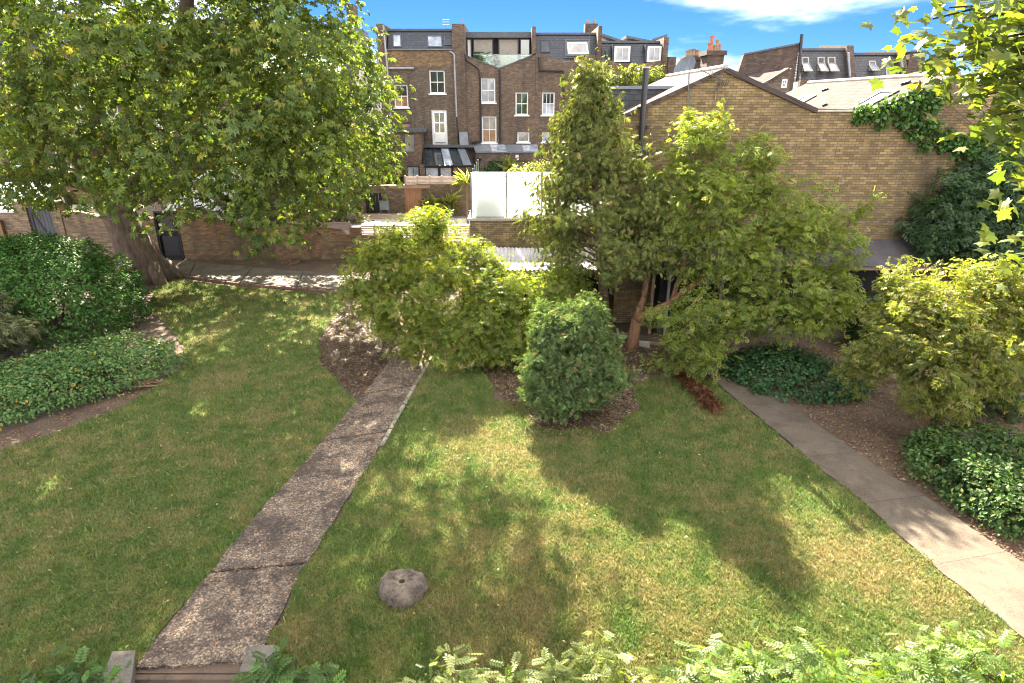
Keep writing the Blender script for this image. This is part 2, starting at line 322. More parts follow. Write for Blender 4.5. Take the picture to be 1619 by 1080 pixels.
def leaflet(a, L, w, bend=.12, base=.0, ox=0., oy=0.):
    ca, sa = math.cos(a), math.sin(a); pts = []
    for (u, v, h) in ((0, base, 0), (-w, base + L * .55, bend * .6), (0, base + L, -bend), (w, base + L * .55, bend * .6)):
        pts.append((ox + u * ca + v * sa, oy - u * sa + v * ca, h * L))
    return pts, [(0, 2, 1), (0, 3, 2)]
def template(parts):
    v, f = [], []
    for p, q_ in parts: f += [tuple(i + len(v) for i in t) for t in q_]; v += p
    return v, f
T_CHEST = template([leaflet(a, L, .17 * L / .9, .22, .05) for a, L in ((0, 1), (.62, .95), (-.62, .95), (1.3, .75), (-1.3, .75), (2.1, .5), (-2.1, .5))])
T_PINN = template([leaflet(0, .42, .095, .16, .62)] + [leaflet(s * .95, .44, .085, .16, .03, 0, y) for y in (.1, .34, .58) for s in (1, -1)])
T_PINL = template([leaflet(0, .24, .075, .1, .8)] + [leaflet(s * .98, .27, .085, .14, .02, 0, y) for y in (.1, .25, .4, .55, .7) for s in (1, -1)])
def oval(a, L, w, bend=.12, base=.0, ox=0., oy=0.):
    ca, sa = math.cos(a), math.sin(a); pts = []
    for (u, v, h) in ((0, 0, 0), (-.95 * w, .32, .4), (-.85 * w, .7, .2), (0, 1, -1), (.85 * w, .7, .2), (.95 * w, .32, .4)):
        v = base + v * L; pts.append((ox + u * ca + v * sa, oy - u * sa + v * ca, h * bend * L))
    return pts, [(0, 2, 1), (0, 3, 2), (0, 4, 3), (0, 5, 4)]
T_PINL = template([oval(0, .2, .07, .1, .82)] + [oval(s * 1.02, .24, .068, .16, .02, 0, y) for y in (.14, .29, .44, .59, .73) for s in (1, -1)] + [([(-.012, -.1, -.01), (.012, -.1, -.01), (.006, .84, 0), (-.006, .84, 0)], [(0, 1, 2), (0, 2, 3)])])
T_LEAF = leaflet(0, 1, .3, .14); T_WIDE = leaflet(0, 1, .45, .12)
T_SPRAY = template([leaflet(a, L, .05, .15) for a, L in ((0, 1), (.35, .85), (-.35, .85), (.8, .6), (-.8, .6))])
T_FAN = template([leaflet(a, L, .12, .1) for a, L in ((0, 1), (.5, .8), (-.5, .8), (1., .55), (-1., .55))])
def maple_t():
    pr = [(0, 0), (.12, -.07), (.3, -.12), (.5, -.17), (.46, 0), (.43, .12), (.62, .16), (.86, .38), (.62, .45), (.42, .47), (.4, .64), (.24, .72), (.14, .88), (0, 1.08)]
    pr = pr + [(-x, y) for x, y in pr[-2:0:-1]]
    v = [(0, .35, .0)] + [(x, y, -.1 * (x * x + (y - .35) ** 2) * 1.6) for x, y in pr]
    return v, [(0, i + 1, (i + 1) % len(pr) + 1) for i in range(len(pr))]
T_MAPLE = maple_t()

def pick_col(n, cols, w, var=.18):
    cols = np.array(cols); c = cols[rng.choice(len(cols), n, p=np.array(w) / sum(w))]
    return c * (1 + rng.normal(0, var, (n, 1))).clip(.5, 1.6)
def mass(lobes, n, per=14, clump=.3, shell=.62, flat=1., up=.5, rnd=.55, zmin=.02, droop=.5, spray=.0):
    """leaf positions gathered in small clumps over the shells of ellipsoids; lobes = (centre, (rx,ry,rz))"""
    C = np.array([list(l[0]) for l in lobes]); Rr = np.array([l[1] if isinstance(l[1], tuple) else (l[1],) * 3 for l in lobes], float)
    wt = (Rr[:, 0] * Rr[:, 2]) ** .9; wt /= wt.sum(); k = max(1, n // per)
    li = rng.choice(len(C), k, p=wt); u = unit(rng.normal(size=(k, 3)))
    t = rng.uniform(shell, 1.02, (k, 1)); sp_ = rng.random((k, 1)) < spray; t = np.where(sp_, rng.uniform(1.0, 1.42, (k, 1)), t); cc = C[li] + Rr[li] * u * t
    # drop clumps that sit deep inside another lobe
    keep = np.ones(k, bool)
    for j in range(len(C)):
        dd = np.linalg.norm((cc - C[j]) / Rr[j], axis=1); keep &= ~((dd < .5) & (li != j))
    cc, u = cc[keep], u[keep]; k = len(cc); cl = np.repeat(np.arange(k), per)
    pos = cc[cl] + rng.normal(size=(k * per, 3)).clip(-1.8, 1.8) * clump * np.array([1, 1, .7 * flat])
    out_ = u[cl]; nr = unit(out_ * .6 + np.array([0, 0, up]) + rng.normal(size=out_.shape) * rnd)
    ax = out_ * np.array([1, 1, .4]) + np.array([0, 0, -droop]) + rng.normal(size=out_.shape) * .6
    ok = pos[:, 2] > zmin
    br = rng.normal(1, .14, k).clip(.6, 1.4)[cl]
    return pos[ok], nr[ok], ax[ok], br[ok], cc
def crown(name, parent, lobes, n, tmpl, size, cols, w, mat, **kw):
    var = kw.pop('var', .18); sv = kw.pop('sv', .25)
    pos, nr, ax, br, cc = mass(lobes, n, **kw); m = len(pos)
    leaf_mesh(name, *tmpl, pos, nr, ax, size * rng.normal(1, sv, m).clip(.5, 1.6), pick_col(m, cols, w, var) * br[:, None], mat, parent)
    return cc
def roughen(lobes, k=3, f=(.3, .5)):
    o = list(lobes)
    for c, r in lobes:
        rr = np.array(r if isinstance(r, tuple) else (r,) * 3)
        for _ in range(k):
            u = unit(rng.normal(size=3)); u[2] = u[2] * .8 + .15; p = np.array(list(c)) + rr * u * rng.uniform(.8, 1.1)
            if p[2] > .3: o.append((Vector(p), tuple(rr * rng.uniform(*f))))
    return o
def limb(mb, a, b, r0, r1, bend=.15, n=6, seg=7, sag=0.):
    a, b = Vector(a), Vector(b); L = (b - a).length; off = Vector([random.uniform(-1, 1) for _ in range(3)]) * L * bend
    pts = [a.lerp(b, t / n) + off * math.sin(math.pi * t / n) + Vector((0, 0, -sag * L * math.sin(math.pi * t / n))) for t in range(n + 1)]
    mb.tube(pts, [r0 + (r1 - r0) * t / n for t in range(n + 1)], seg, wob=.06); return pts
def lobes_px(L): return [(P(px, py, Y), r) for px, py, Y, r in L]

# ================================================================== THE SETTING
def ground():
    x0, x1, y1 = G(130, 1062).x, G(455, 1062).x, G(300, 1062).y - .02
    B = 400; z = 0; zl = -.42; v = []; f = []
    def quad(a, b, c, d): n = len(v); v.extend([a, b, c, d]); f.append((n, n + 1, n + 2, n + 3))
    quad((-B, -B, z), (x0, -B, z), (x0, B, z), (-B, B, z)); quad((x1, -B, z), (B, -B, z), (B, B, z), (x1, B, z))
    quad((x0, y1, z), (x1, y1, z), (x1, B, z), (x0, B, z)); quad((x0, 2, zl), (x1, 2, zl), (x1, y1, zl), (x0, y1, zl)); quad((x0, -B, z), (x1, -B, z), (x1, 2, z), (x0, 2, z))
    quad((x0, y1, zl), (x1, y1, zl), (x1, y1, z), (x0, y1, z)); quad((x0, 2, zl), (x0, y1, zl), (x0, y1, z), (x0, 2, z)); quad((x1, y1, zl), (x1, 2, zl), (x1, 2, z), (x1, y1, z)); quad((x1, 2, zl), (x0, 2, zl), (x0, 2, z), (x1, 2, z))
    b = MB(); b.v = v; b.f = f
    tag(b.build('ground', M['soil']), 'brown bare soil of the garden beds', kind='structure')
ground()
def poly_px(pts, z=0.): return [G(x, y, z) for x, y in pts]
def dense(poly, step=.25, jit=.05):
    o = []
    for a, b in zip(poly, poly[1:] + poly[:1]):
        k = max(1, int((b - a).length / step))
        for i in range(k):
            p = a.lerp(b, i / k); o.append(p + Vector((random.uniform(-jit, jit), random.uniform(-jit, jit), 0)) * (1 if i else .3))
    return o
LEFT_EDGE = [(210, 1062), (337, 905), (426, 796), (480, 735), (568, 633), (621, 570)]
RIGHT_EDGE = [(404, 1050), (423, 1015), (470, 920), (524, 834), (582, 742), (621, 667), (684, 557)]
lawn_l = poly_px([(205, 1068), (337, 905), (426, 796), (480, 735), (566, 635), (540, 612), (508, 575), (503, 545), (528, 505), (547, 488), (540, 468), (450, 461), (350, 452), (262, 440), (243, 462), (232, 492), (262, 512), (290, 545), (292, 580), (262, 604), (200, 642), (100, 682), (0, 716), (-260, 800), (-420, 900), (-420, 1120), (150, 1120)])
lawn_r = poly_px([(423, 1020), (470, 920), (524, 834), (582, 742), (621, 667), (684, 560), (712, 571), (745, 578), (772, 600), (785, 634), (832, 640), (846, 676), (885, 684), (925, 678), (960, 690), (985, 662), (1010, 650), (1000, 615), (1030, 600), (1062, 582), (1106, 588), (1176, 645), (1280, 731), (1370, 802), (1479, 900), (1556, 962), (1600, 1000), (1680, 1090), (1400, 1130), (700, 1130), (440, 1090)])
lawns = []
for nm, pl, lb in (('lawn', lawn_l, 'shaded lawn under the chestnut, bounded by the pebbled path'), ('lawn', lawn_r, 'lawn between the pebbled path and the concrete path')):
    d = dense(pl, .2, .07); lawns.append(d)
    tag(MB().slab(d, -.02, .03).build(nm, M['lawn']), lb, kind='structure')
def inside(pl, X, Y):
    c = np.zeros(len(X), bool); n = len(pl); j = n - 1
    for i in range(n):
        xi, yi, xj, yj = pl[i].x, pl[i].y, pl[j].x, pl[j].y
        c ^= ((yi > Y) != (yj > Y)) & (X < (xj - xi) * (Y - yi) / (yj - yi + 1e-12) + xi); j = i
    return c
def grass(pl, N, lb):
    xs = [p.x for p in pl]; ys = [p.y for p in pl]
    X = rng.uniform(max(min(xs), -17), max(xs), N); Y = rng.uniform(min(ys), max(ys), N)
    d = np.sqrt(X * X + Y * Y); k = (rng.random(N) < np.clip((6.5 / d) ** 1.5, 0, 1)) & (np.abs(X) < Y * .95 + 1.5); X, Y, d = X[k], Y[k], d[k]
    k = inside(pl, X, Y); X, Y, d = X[k], Y[k], d[k]; n = len(X)
    pos = np.stack([X, Y, np.full(n, .025)], 1); ax = rng.normal(0, .55, (n, 3)); ax[:, 2] = 1.; nr = unit(rng.normal(size=(n, 3)) * [1, 1, .3])
    sc = (.035 + .02 * rng.random(n)) * (1 + d * .025); tall = rng.random(n) < .02; sc[tall] *= 1.9
    col = np.ones((n, 3)) * rng.normal(1.2, .3, (n, 1)).clip(.5, 2); col[:, 0] *= rng.normal(1, .12, n)
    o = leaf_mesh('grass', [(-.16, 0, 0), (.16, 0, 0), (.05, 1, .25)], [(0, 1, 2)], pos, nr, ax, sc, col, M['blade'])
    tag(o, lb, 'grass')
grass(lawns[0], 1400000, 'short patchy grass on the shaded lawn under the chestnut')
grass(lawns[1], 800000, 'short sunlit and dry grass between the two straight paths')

# pebbled path: slabs with cracked joints
path = thing('path', 'long pebbled concrete path of cracked slabs leading to the steps', 'path', G(420, 850)); path['kind'] = 'structure'
def interp_edge(E, t):
    e = [G(*p) for p in E]; L = [0]
    for a, b in zip(e, e[1:]): L.append(L[-1] + (b - a).length)
    s = t * L[-1]; i = max(k for k in range(len(L) - 1) if L[k] <= s + 1e-9); u = (s - L[i]) / (L[i + 1] - L[i])
    return e[i].lerp(e[i + 1], min(u, 1))
cuts = [0, .17, .36, .56, .78, 1.0]
for a, b in zip(cuts, cuts[1:]):
    n = 10; l = [interp_edge(LEFT_EDGE, a + (b - a) * i / n) for i in range(n + 1)]; r = [interp_edge(RIGHT_EDGE, a + (b - a) * i / n) for i in range(n + 1)]
    far = [l[-1].lerp(r[-1], k / 12) + Vector((0, -.014 + random.uniform(-.02, .006), 0)) for k in range(13)]
    near = [r[0].lerp(l[0], k / 12) + Vector((0, .014 + random.uniform(-.006, .02), 0)) for k in range(13)]
    jl = [p + Vector((random.uniform(-.03, .02), 0, 0)) for p in l[1:-1]]; jr = [p + Vector((random.uniform(-.02, .03), 0, 0)) for p in r[1:-1]]
    MB().slab([Vector(p) for p in (near[-1:] + jl + far + jr[::-1] + near[:-1])][::-1], -.1 if a else -.14, .055 + random.uniform(-.012, .012)).build('slab', M['aggregate'], path)
# pale worn kerb along the garden side of the path
for i in range(14):
    a, b = interp_edge(RIGHT_EDGE, .5 + i * .5 / 14), interp_edge(RIGHT_EDGE, .5 + (i + 1) * .5 / 14 - .004); w_ = Vector((.11, .02, 0)); zz = .06 + random.uniform(-.012, .012)
    MB().slab([a + Vector((.015, 0, 0)), b + Vector((.015, 0, 0)), b + w_, a + w_][::-1], -.05, zz).build('kerb_stone', M['kerb'], path)
# path riser, step and flanking piers at the bottom
pa, pb = G(210, 1064), G(392, 1052)
st = thing('garden_steps', 'brown riser and lower step where the pebbled path ends', 'steps', (pa.x, pa.y, -.42))
MB().box(pa.x - .02, pb.x + .1, pa.y - .1, pa.y - .024, -.42, .0).build('riser', M['soil'], st)
MB().box(pa.x - .02, pb.x + .1, pa.y - .75, pa.y - .1, -.42, -.22).build('tread', M['pier'], st)
for (c, lb) in (([(178, 1030), (214, 1028), (205, 1092), (150, 1095)], 'low stone pier with a long worn groove at the path end'), ([(392, 1022), (435, 1019), (420, 1062), (378, 1062)], 'low smooth stone pier at the path end, half hidden in ferny leaves')):
    top = poly_px(c, .2); t = thing('stone_pier', lb, 'pier', (top[0].x, top[0].y, -.42))
    MB().slab(top[::-1], .13, .2).build('coping', M['pier'], t)
    cc = sum(top, Vector()) / 4; MB().slab([cc.lerp(p, .9) for p in top[::-1]], -.42, .13).build('pier_body', M['pier'], t)

# right concrete path
cp_ = thing('path', 'straight grey concrete path beside the ivy mound', 'path', G(1400, 830)); cp_['kind'] = 'structure'
LE = [(1100, 578), (1176, 643), (1280, 729), (1368, 800), (1479, 900), (1556, 962), (1640, 1032)]; RE = [(1146, 578), (1196, 606), (1280, 666), (1400, 750), (1448, 778), (1619, 896), (1760, 1000)]
prev = None
for a, b in ((0, .26), (.26, .5), (.5, .565 + .1), (.665, .83), (.83, 1)):
    n = 8; l = [interp_edge(LE, a + (b - a) * i / n) for i in range(n + 1)]; r = [interp_edge(RE, a + (b - a) * i / n) for i in range(n + 1)]
    dlt = (l[-1] - l[0]).normalized() * .003
    o = [l[0] + dlt] + [p + Vector((random.uniform(-.025, .02), 0, 0)) for p in l[1:-1]] + [l[-1] - dlt, r[-1] - dlt] + [p + Vector((random.uniform(-.02, .02), 0, 0)) for p in r[1:-1]][::-1] + [r[0] + dlt]
    MB().slab(o, -.08, .045 + random.uniform(-.003, .003)).build('slab', M['concrete'], cp_)
# grey path along the garden wall with a brick edging
bp = thing('path', 'grey concrete path along the red garden wall to the black door', 'path', G(420, 440)); bp['kind'] = 'structure'
up_ = [(252, 414), (310, 417), (400, 424), (480, 431), (545, 437), (600, 445)]; lo_ = [(250, 430), (300, 437), (380, 448), (470, 455), (545, 462), (600, 470)]
for i in range(5):
    a, b, c, d = G(*lo_[i]), G(*lo_[i + 1]), G(*up_[i + 1]), G(*up_[i]); e = Vector((.02, 0, 0))
    MB().slab([a + e, b - e, c - e, d + e], -.05, .06 + .008 * (i % 2)).build('slab', M['pale_conc'], bp)
eb = bpy.data.meshes.new('edging_brick'); b = MB().box(-.11, .11, -.05, .05, -.05, .1); eb.from_pydata(b.v, [], b.f); eb.materials.append(M['edge_brick'])
for i in range(5):
    a, c = G(lo_[i][0], lo_[i][1] + 3), G(lo_[i + 1][0], lo_[i + 1][1] + 3); k = int((c - a).length / .235); ang = math.atan2(c.y - a.y, c.x - a.x)
    for j in range(k):
        o = bpy.data.objects.new('edging_brick', eb); o.location = a.lerp(c, (j + .5) / k) + Vector((0, random.uniform(-.02, .02), random.uniform(-.02, .02))); o.rotation_euler = (0, 0, ang + random.uniform(-.06, .06)); put(o, bp)

# ---------------------------------------------------------------- garden wall (left) with the black door
YW = 29.0
gw = thing('garden_wall', 'red brick garden wall behind the grey path', 'wall', (P(420, 400, YW).x, YW, 0))
tops = [(288, 331), (330, 337), (345, 352), (455, 356), (540, 366), (548, 374), (640, 380), (742, 384)]
tp = [(P(x, y, YW).x, P(x, y, YW).z) for x, y in tops]
tp[0] = (P(285, 375, YW).x + .04, tp[0][1]); MB().wall(tp[0][0], tp[-1][0], -.1, tp, YW, .34).build('brickwork', M['garden'], gw)
for a, b in zip(tp, tp[1:]):
    if b[0] - a[0] < .7: continue
    k = max(1, int((b[0] - a[0]) / .32))
    for j in range(k):
        x0, x1 = a[0] + (b[0] - a[0]) * j / k, a[0] + (b[0] - a[0]) * (j + 1) / k; z0, z1 = np.interp([x0, x1], [a[0], b[0]], [a[1], b[1]])
        h = random.uniform(.05, .075)
        MB().hexa([(x0 + .01, YW - .03, z0), (x1 - .01, YW - .03, z1), (x1 - .01, YW + .37, z1), (x0 + .01, YW + .37, z0)], [(x0 + .01, YW - .03, z0 + h), (x1 - .01, YW - .03, z1 + h), (x1 - .01, YW + .37, z1 + h), (x0 + .01, YW + .37, z0 + h)]).build('coping_brick', M['edge_brick'], gw)
dx0, dx1, dz1 = P(252, 375, YW).x, P(284, 375, YW).x, P(265, 336, YW).z
dr = thing('garden_door', 'black garden door with white latch plates in the brick wall', 'door', (dx0, YW, 0))
MB().box(dx0, dx1, YW + .08, YW + .14, .05, dz1).build('door_leaf', M['dark_wood'], dr)
fb = MB(); fb.frame([(dx0 - .06, YW + .07, 0), (dx1 + .04, YW + .07, 0), (dx1 + .04, YW + .07, dz1 + .06), (dx0 - .06, YW + .07, dz1 + .06)], (0, -1, 0), .07, -.1); fb.build('door_frame', M['dark_metal'], dr)
MB().box(dx0 + .12, dx1 - .12, YW + .07, YW + .085, 1.35, dz1 - .15).build('door_panel', M['pane'], dr)
MB().box(dx0 + .1, dx1 - .1, YW + .06, YW + .08, .2, 1.1).build('door_panel', M['dark_metal'], dr)
for z, h in ((1.58, .12), (1.25, .06)): MB().box(dx0 + .05, dx0 + .2, YW + .05, YW + .08, z, z + h).build('latch_plate', M['white'], dr)
MB().box(dx0 + .02, dx1 + .12, YW - .02, YW + .1, .0, .05).build('threshold', M['white'], dr)
px0, px1 = P(231, 380, YW).x, P(251, 380, YW).x
gp = thing('gate_pier', 'mossy yellow brick pier between the lattice and the black garden door', 'pier', (px0, YW, 0))
MB().box(px0 + .05, dx0 - .06, YW - .1, YW + .4, -.1, P(240, 345, YW).z).build('brickwork', M['yard'], gp)
lt = thing('lattice_panel', 'brown wooden lattice panel between the chestnut trunk and the brick pier', 'trellis', (P(205, 400, YW).x, YW, 0))
la, lb_ = P(150, 375, YW).x, px0 + .03; zt, zb = P(220, 352, YW).z, .1
lf = MB(); lf.frame([(la, YW, zb), (lb_, YW, zb), (lb_, YW, zt), (la, YW, zt)], (0, -1, 0), .05, .05); lf.build('frame', M['lattice'], lt)
for s in (1, -1):
    x = la - 1.8
    while x < lb_ + 1.8:
        h = zt - zb; p, q_ = (x, zb), (x + s * h * .8, zt)
        def clip(p, q_):
            (x0, z0), (x1, z1) = p, q_; t0, t1 = 0, 1
            for lim, sg in ((la, 1), (lb_, -1)):
                d0, d1 = sg * (x0 - lim), sg * (x1 - lim)
                if d0 < 0 and d1 < 0: return None
                if d0 < 0: t0 = max(t0, d0 / (d0 - d1))
                elif d1 < 0: t1 = min(t1, d0 / (d0 - d1))
            return None if t1 - t0 < .03 else ((x0 + (x1 - x0) * t0, z0 + (z1 - z0) * t0), (x0 + (x1 - x0) * t1, z0 + (z1 - z0) * t1))
        c = clip(p, q_)
        if c:
            (x0, z0), (x1, z1) = c; y = YW - .02 * s
            MB().hexa([(x0 - .02, y, z0), (x0 + .02, y, z0), (x0 + .02, y + .015, z0), (x0 - .02, y + .015, z0)], [(x1 - .02, y, z1), (x1 + .02, y, z1), (x1 + .02, y + .015, z1), (x1 - .02, y + .015, z1)]).build('slat', M['lattice'], lt)
        x += .16

# ---------------------------------------------------------------- left boundary wall with grey gate
YL = 28.2
lw = thing('boundary_wall', 'yellow brick boundary wall with a raised gateway behind the round bush', 'wall', (P(60, 400, YL).x, YL, 0))
def X_(px, py, Y): return P(px, py, Y).x
def Z_(px, py, Y): return P(px, py, Y).z
gx0, gx1, gz1 = X_(46, 345, YL), X_(84, 345, YL), Z_(58, 328, YL)
MB().wall(X_(-120, 370, YL), X_(28, 350, YL), -.1, Z_(10, 336, YL), YL, .3).build('brickwork', M['yard'], lw)
MB().wall(X_(28, 350, YL), X_(100, 350, YL), -.1, Z_(50, 318, YL), YL - .06, .4, [(gx0, gx1, -.2, gz1)]).build('gateway', M['yard'], lw)
MB().wall(X_(100, 350, YL), X_(176, 350, YL), -.1, [(X_(100, 350, YL), Z_(110, 335, YL)), (X_(130, 350, YL), Z_(130, 335, YL)), (X_(176, 350, YL), Z_(160, 348, YL))], YL, .3).build('brickwork', M['yard'], lw)
MB().box(X_(-120, 350, YL), X_(27, 350, YL), YL - .06, YL + .36, Z_(10, 336, YL), Z_(10, 334, YL) + .02).build('coping', M['white'], lw)
MB().box(X_(25, 330, YL), X_(72, 330, YL), YL - .12, YL + .36, Z_(50, 318, YL), Z_(50, 316, YL) + .02).build('coping', M['white'], lw)
gg = thing('gate', 'grey boarded gate with black diagonal brace in the yellow brick gateway', 'gate', (gx0, YL, 0))
nb = 7
for i in range(nb): MB().box(gx0 + (gx1 - gx0) * i / nb + .006, gx0 + (gx1 - gx0) * (i + 1) / nb - .006, YL + .05, YL + .09, .05, gz1 - .04).build('plank', M['grey_wood'], gg)
z0, z1 = .6, gz1 - .2; MB().hexa([(gx1 - .2, YL + .02, z0), (gx1 - .1, YL + .02, z0), (gx1 - .1, YL + .05, z0), (gx1 - .2, YL + .05, z0)], [(gx0 + .12, YL + .02, z1), (gx0 + .22, YL + .02, z1), (gx0 + .22, YL + .05, z1), (gx0 + .12, YL + .05, z1)]).build('brace', M['dark_metal'], gg)
MB().box(gx0 + .1, gx0 + .16, YL + .015, YL + .05, .3, gz1 - .15).build('strap', M['dark_metal'], gg)
bg_ = thing('gate', 'brown boarded gate at the far end of the yellow boundary wall', 'gate', (X_(0, 390, YL), YL - .2, 0))
for i in range(8): MB().box(X_(-30, 390, YL), X_(13, 390, YL), YL - .16, YL - .1, .1 + i * .21, .295 + i * .21).build('plank', M['brown_wood'], bg_)
for x in (X_(-30, 390, YL) - .1, X_(13, 390, YL)): MB().box(x, x + .12, YL - .2, YL - .06, 0, 2.05).build('post', M['brown_wood'], bg_)

def corrugate(x0, x1, ya, za, yb, zb, pitch=.09, amp=.025):
    n = int((x1 - x0) / pitch * 4); b = MB(); d = Vector((0, yb - ya, zb - za)).normalized(); nn = Vector((0, -d.z, d.y))
    for i in range(n + 1):
        x = x0 + (x1 - x0) * i / n; h = amp * math.cos(i / 4 * 2 * math.pi)
        for (y, z) in ((ya, za), (yb, zb)): b.v.append((x, y + nn.y * h, z + nn.z * h))
    b.f = [(2 * i, 2 * i + 2, 2 * i + 3, 2 * i + 1) for i in range(n)]; return b
YS = 30.5
ls = thing('shed', 'shed with pale blue corrugated metal roof behind the boundary wall', 'shed', (X_(-20, 300, YS), YS, 0))
corrugate(X_(-140, 310, YS), X_(70, 310, YS), YS, Z_(20, 338, YS), YS + 3.5, Z_(20, 288, YS + 3.5), .25, .03).build('roof', M['corr_blue'], ls)
MB().box(X_(-140, 310, YS) + .1, X_(70, 310, YS) - .1, YS + .15, YS + 3.3, 0, Z_(20, 340, YS)).build('wall', M['yard'], ls)
YH = 32
lh = thing('outbuilding', 'small orange brick outbuilding with a framed rooflight behind the gate', 'building', (X_(110, 310, YH), YH, 0))
MB().wall(X_(72, 310, YH), X_(150, 310, YH), 0, [(X_(72, 310, YH), Z_(80, 300, YH)), (X_(125, 310, YH), Z_(125, 282, YH)), (X_(150, 310, YH), Z_(150, 285, YH))], YH, 3).build('wall', M['parapet'], lh)
fr = MB(); q4 = [P(72, 326, YH - .5), P(108, 324, YH - .5), P(100, 301, YH - .3), P(68, 302, YH - .3)]; fr.frame(q4, (0, -1, .1), .12, .12); fr.build('rooflight_frame', M['dark_wood'], lh)
MB().plate([p + Vector((0, .06, 0)) for p in q4], (0, -1, .1), .03).build('rooflight_pane', M['pane_warm'], lh)
MB().hexa([P(104, 338, YH - 1), P(160, 348, YH - 1), P(160, 348, YH + 1.5), P(104, 338, YH + 1.5)], [P(104, 326, YH - 1), P(160, 330, YH - 1), P(160, 318, YH + 1.5), P(104, 322, YH + 1.5)]).build('lean_to', M['render'], lh)
YR = 33.5
ww = thing('outbuilding', 'white rendered outbuilding with a bright sloping roof behind the black door', 'building', (X_(290, 310, YR), YR, 0))
MB().prof(X_(255, 310, YR), X_(335, 310, YR), [(YR, 0), (YR, Z_(290, 334, YR)), (YR + 4, Z_(290, 268, YR + 4)), (YR + 4.2, 0)]).build('wall', M['render'], ww)
MB().tube([P(305, 330, YR - .1), P(302, 300, YR + .6)], [.06, .06]).build('vent_pipe', M['dark_metal'], ww)

YK = 37.5
bh = thing('added_shade_house', 'added brown brick house glimpsed through the chestnut crown, raised to shade the grey path', 'house', (X_(450, 300, YK), YK, 0))
kx0, kx1, kz = X_(338, 230, YK), X_(545, 230, YK), 8.4  # house added behind the crown; its height is set to shade the back path
kw = [(kx0 + 1.2 + i * 2.1, kx0 + 2.2 + i * 2.1, z, z + 1.5) for i in range(3) for z in (2.0, 4.8)]
MB().wall(kx0, kx1, 0, kz, YK, 4.0, kw).build('wall', M['house2'], bh)
for w_ in kw: fw = MB(); fw.frame([(w_[0], YK + .1, w_[2]), (w_[1], YK + .1, w_[2]), (w_[1], YK + .1, w_[3]), (w_[0], YK + .1, w_[3])], (0, -1, 0), .08, .08); fo = fw.build('window', M['white'], bh); MB().box(w_[0] + .08, w_[1] - .08, YK + .12, YK + .15, w_[2] + .08, w_[3] - .08).build('pane', M['pane'], fo)
MB().prof(kx0 - .2, kx1 + .1, [(YK - .2, kz - .02), (YK + 2.0, kz + 1.1), (YK + 4.2, kz - .02)]).build('roof', M['slate'], bh)
# ---------------------------------------------------------------- courtyard behind the wall
yd = MB().box(X_(420, 360, 30), X_(760, 360, 30) + 6, YW + .5, 49.5, -.05, .95).build('courtyard', M['gravel']); tag(yd, 'raised gravel courtyard behind the garden wall', kind='structure')
pv = MB().box(X_(560, 360, 31), X_(760, 360, 31), 30.2, 34.6, .95, 1.0).build('terrace_paving', M['paving']); tag(pv, 'bright pale paving of the courtyard', kind='structure')
def fence(name, label, pts, Y, zb, zt, slats, mat, posts=4, yaw=0.):
    x0, x1 = pts; t = thing(name, label, 'fence', (x0, Y, zb)); h = (zt - zb) / slats
    for i in range(slats): MB().box(x0, x1, Y, Y + .025, zb + h * i + h * .14, zb + h * (i + 1) - h * .06).build('slat', mat, t)
    for i in range(posts + 1):
        x = x0 + (x1 - x0) * i / posts; MB().box(x - .035, x + .035, Y + .026, Y + .1, zb - .3, zt + .03).build('post', mat, t)
    return t
Y1 = 29.15
fence('slat_fence', 'weathered slat fence topping the higher stretch of the red garden wall', (X_(455, 355, Y1), X_(552, 360, Y1)), Y1, Z_(500, 366, Y1) + .05, Z_(500, 351, Y1), 6, M['slat'])
fence('slat_fence', 'weathered slat fence stepping down along the lower garden wall', (X_(554, 360, Y1), X_(742, 365, Y1)), Y1, Z_(600, 374, Y1), Z_(600, 357, Y1), 6, M['slat'], 5)
fence('slat_fence', 'low slat fence between planted pots across the courtyard', (X_(452, 345, 33.6), X_(568, 345, 33.6)), 33.6, .95, Z_(520, 334, 33.6), 7, M['slat'])
fence('slat_fence', 'low slat fence in front of the black yard door', (X_(569, 345, 34.2), X_(690, 345, 34.2)), 34.2, .95, Z_(620, 338, 34.2), 6, M['slat'])
YY = 35.6
yw = thing('yard_wall', 'old brown brick yard wall below the terrace houses', 'wall', (X_(650, 330, YY), YY, .9))
ox = [(X_(578, 322, YY), X_(604, 322, YY), .5, Z_(590, 305, YY)), (X_(640, 315, YY), X_(667, 315, YY), .5, Z_(650, 298, YY))]
MB().wall(X_(440, 300, YY), X_(760, 300, YY), .5, [(X_(440, 300, YY), Z_(500, 300, YY)), (X_(640, 300, YY), Z_(640, 292, YY)), (X_(760, 300, YY), Z_(735, 291, YY))], YY, .35, ox).build('brickwork', M['house2'], yw)
MB().box(X_(615, 295, YY), X_(680, 295, YY), YY - .08, YY - .003, Z_(650, 297.5, YY), Z_(650, 293, YY)).build('lintel', M['plank'], yw)
bd = thing('yard_door', 'black boarded door in the brown yard wall', 'door', (ox[0][0], YY, .9))
for i in range(5):
    a, b = ox[0][0] + (ox[0][1] - ox[0][0]) * i / 5, ox[0][0] + (ox[0][1] - ox[0][0]) * (i + 1) / 5; MB().box(a + .006, b - .006, YY + .05, YY + .1, .9, ox[0][3]).build('plank', M['dark_wood'], bd)
wd = thing('yard_door', 'reddish cedar boarded door in the brown yard wall', 'door', (ox[1][0], YY, .9))
for i in range(6):
    a, b = ox[1][0] + (ox[1][1] - ox[1][0]) * i / 6, ox[1][0] + (ox[1][1] - ox[1][0]) * (i + 1) / 6; MB().box(a + .006, b - .006, YY + .04 + .01 * (i % 2), YY + .1, .9, ox[1][3]).build('plank', M['cedar'], wd)
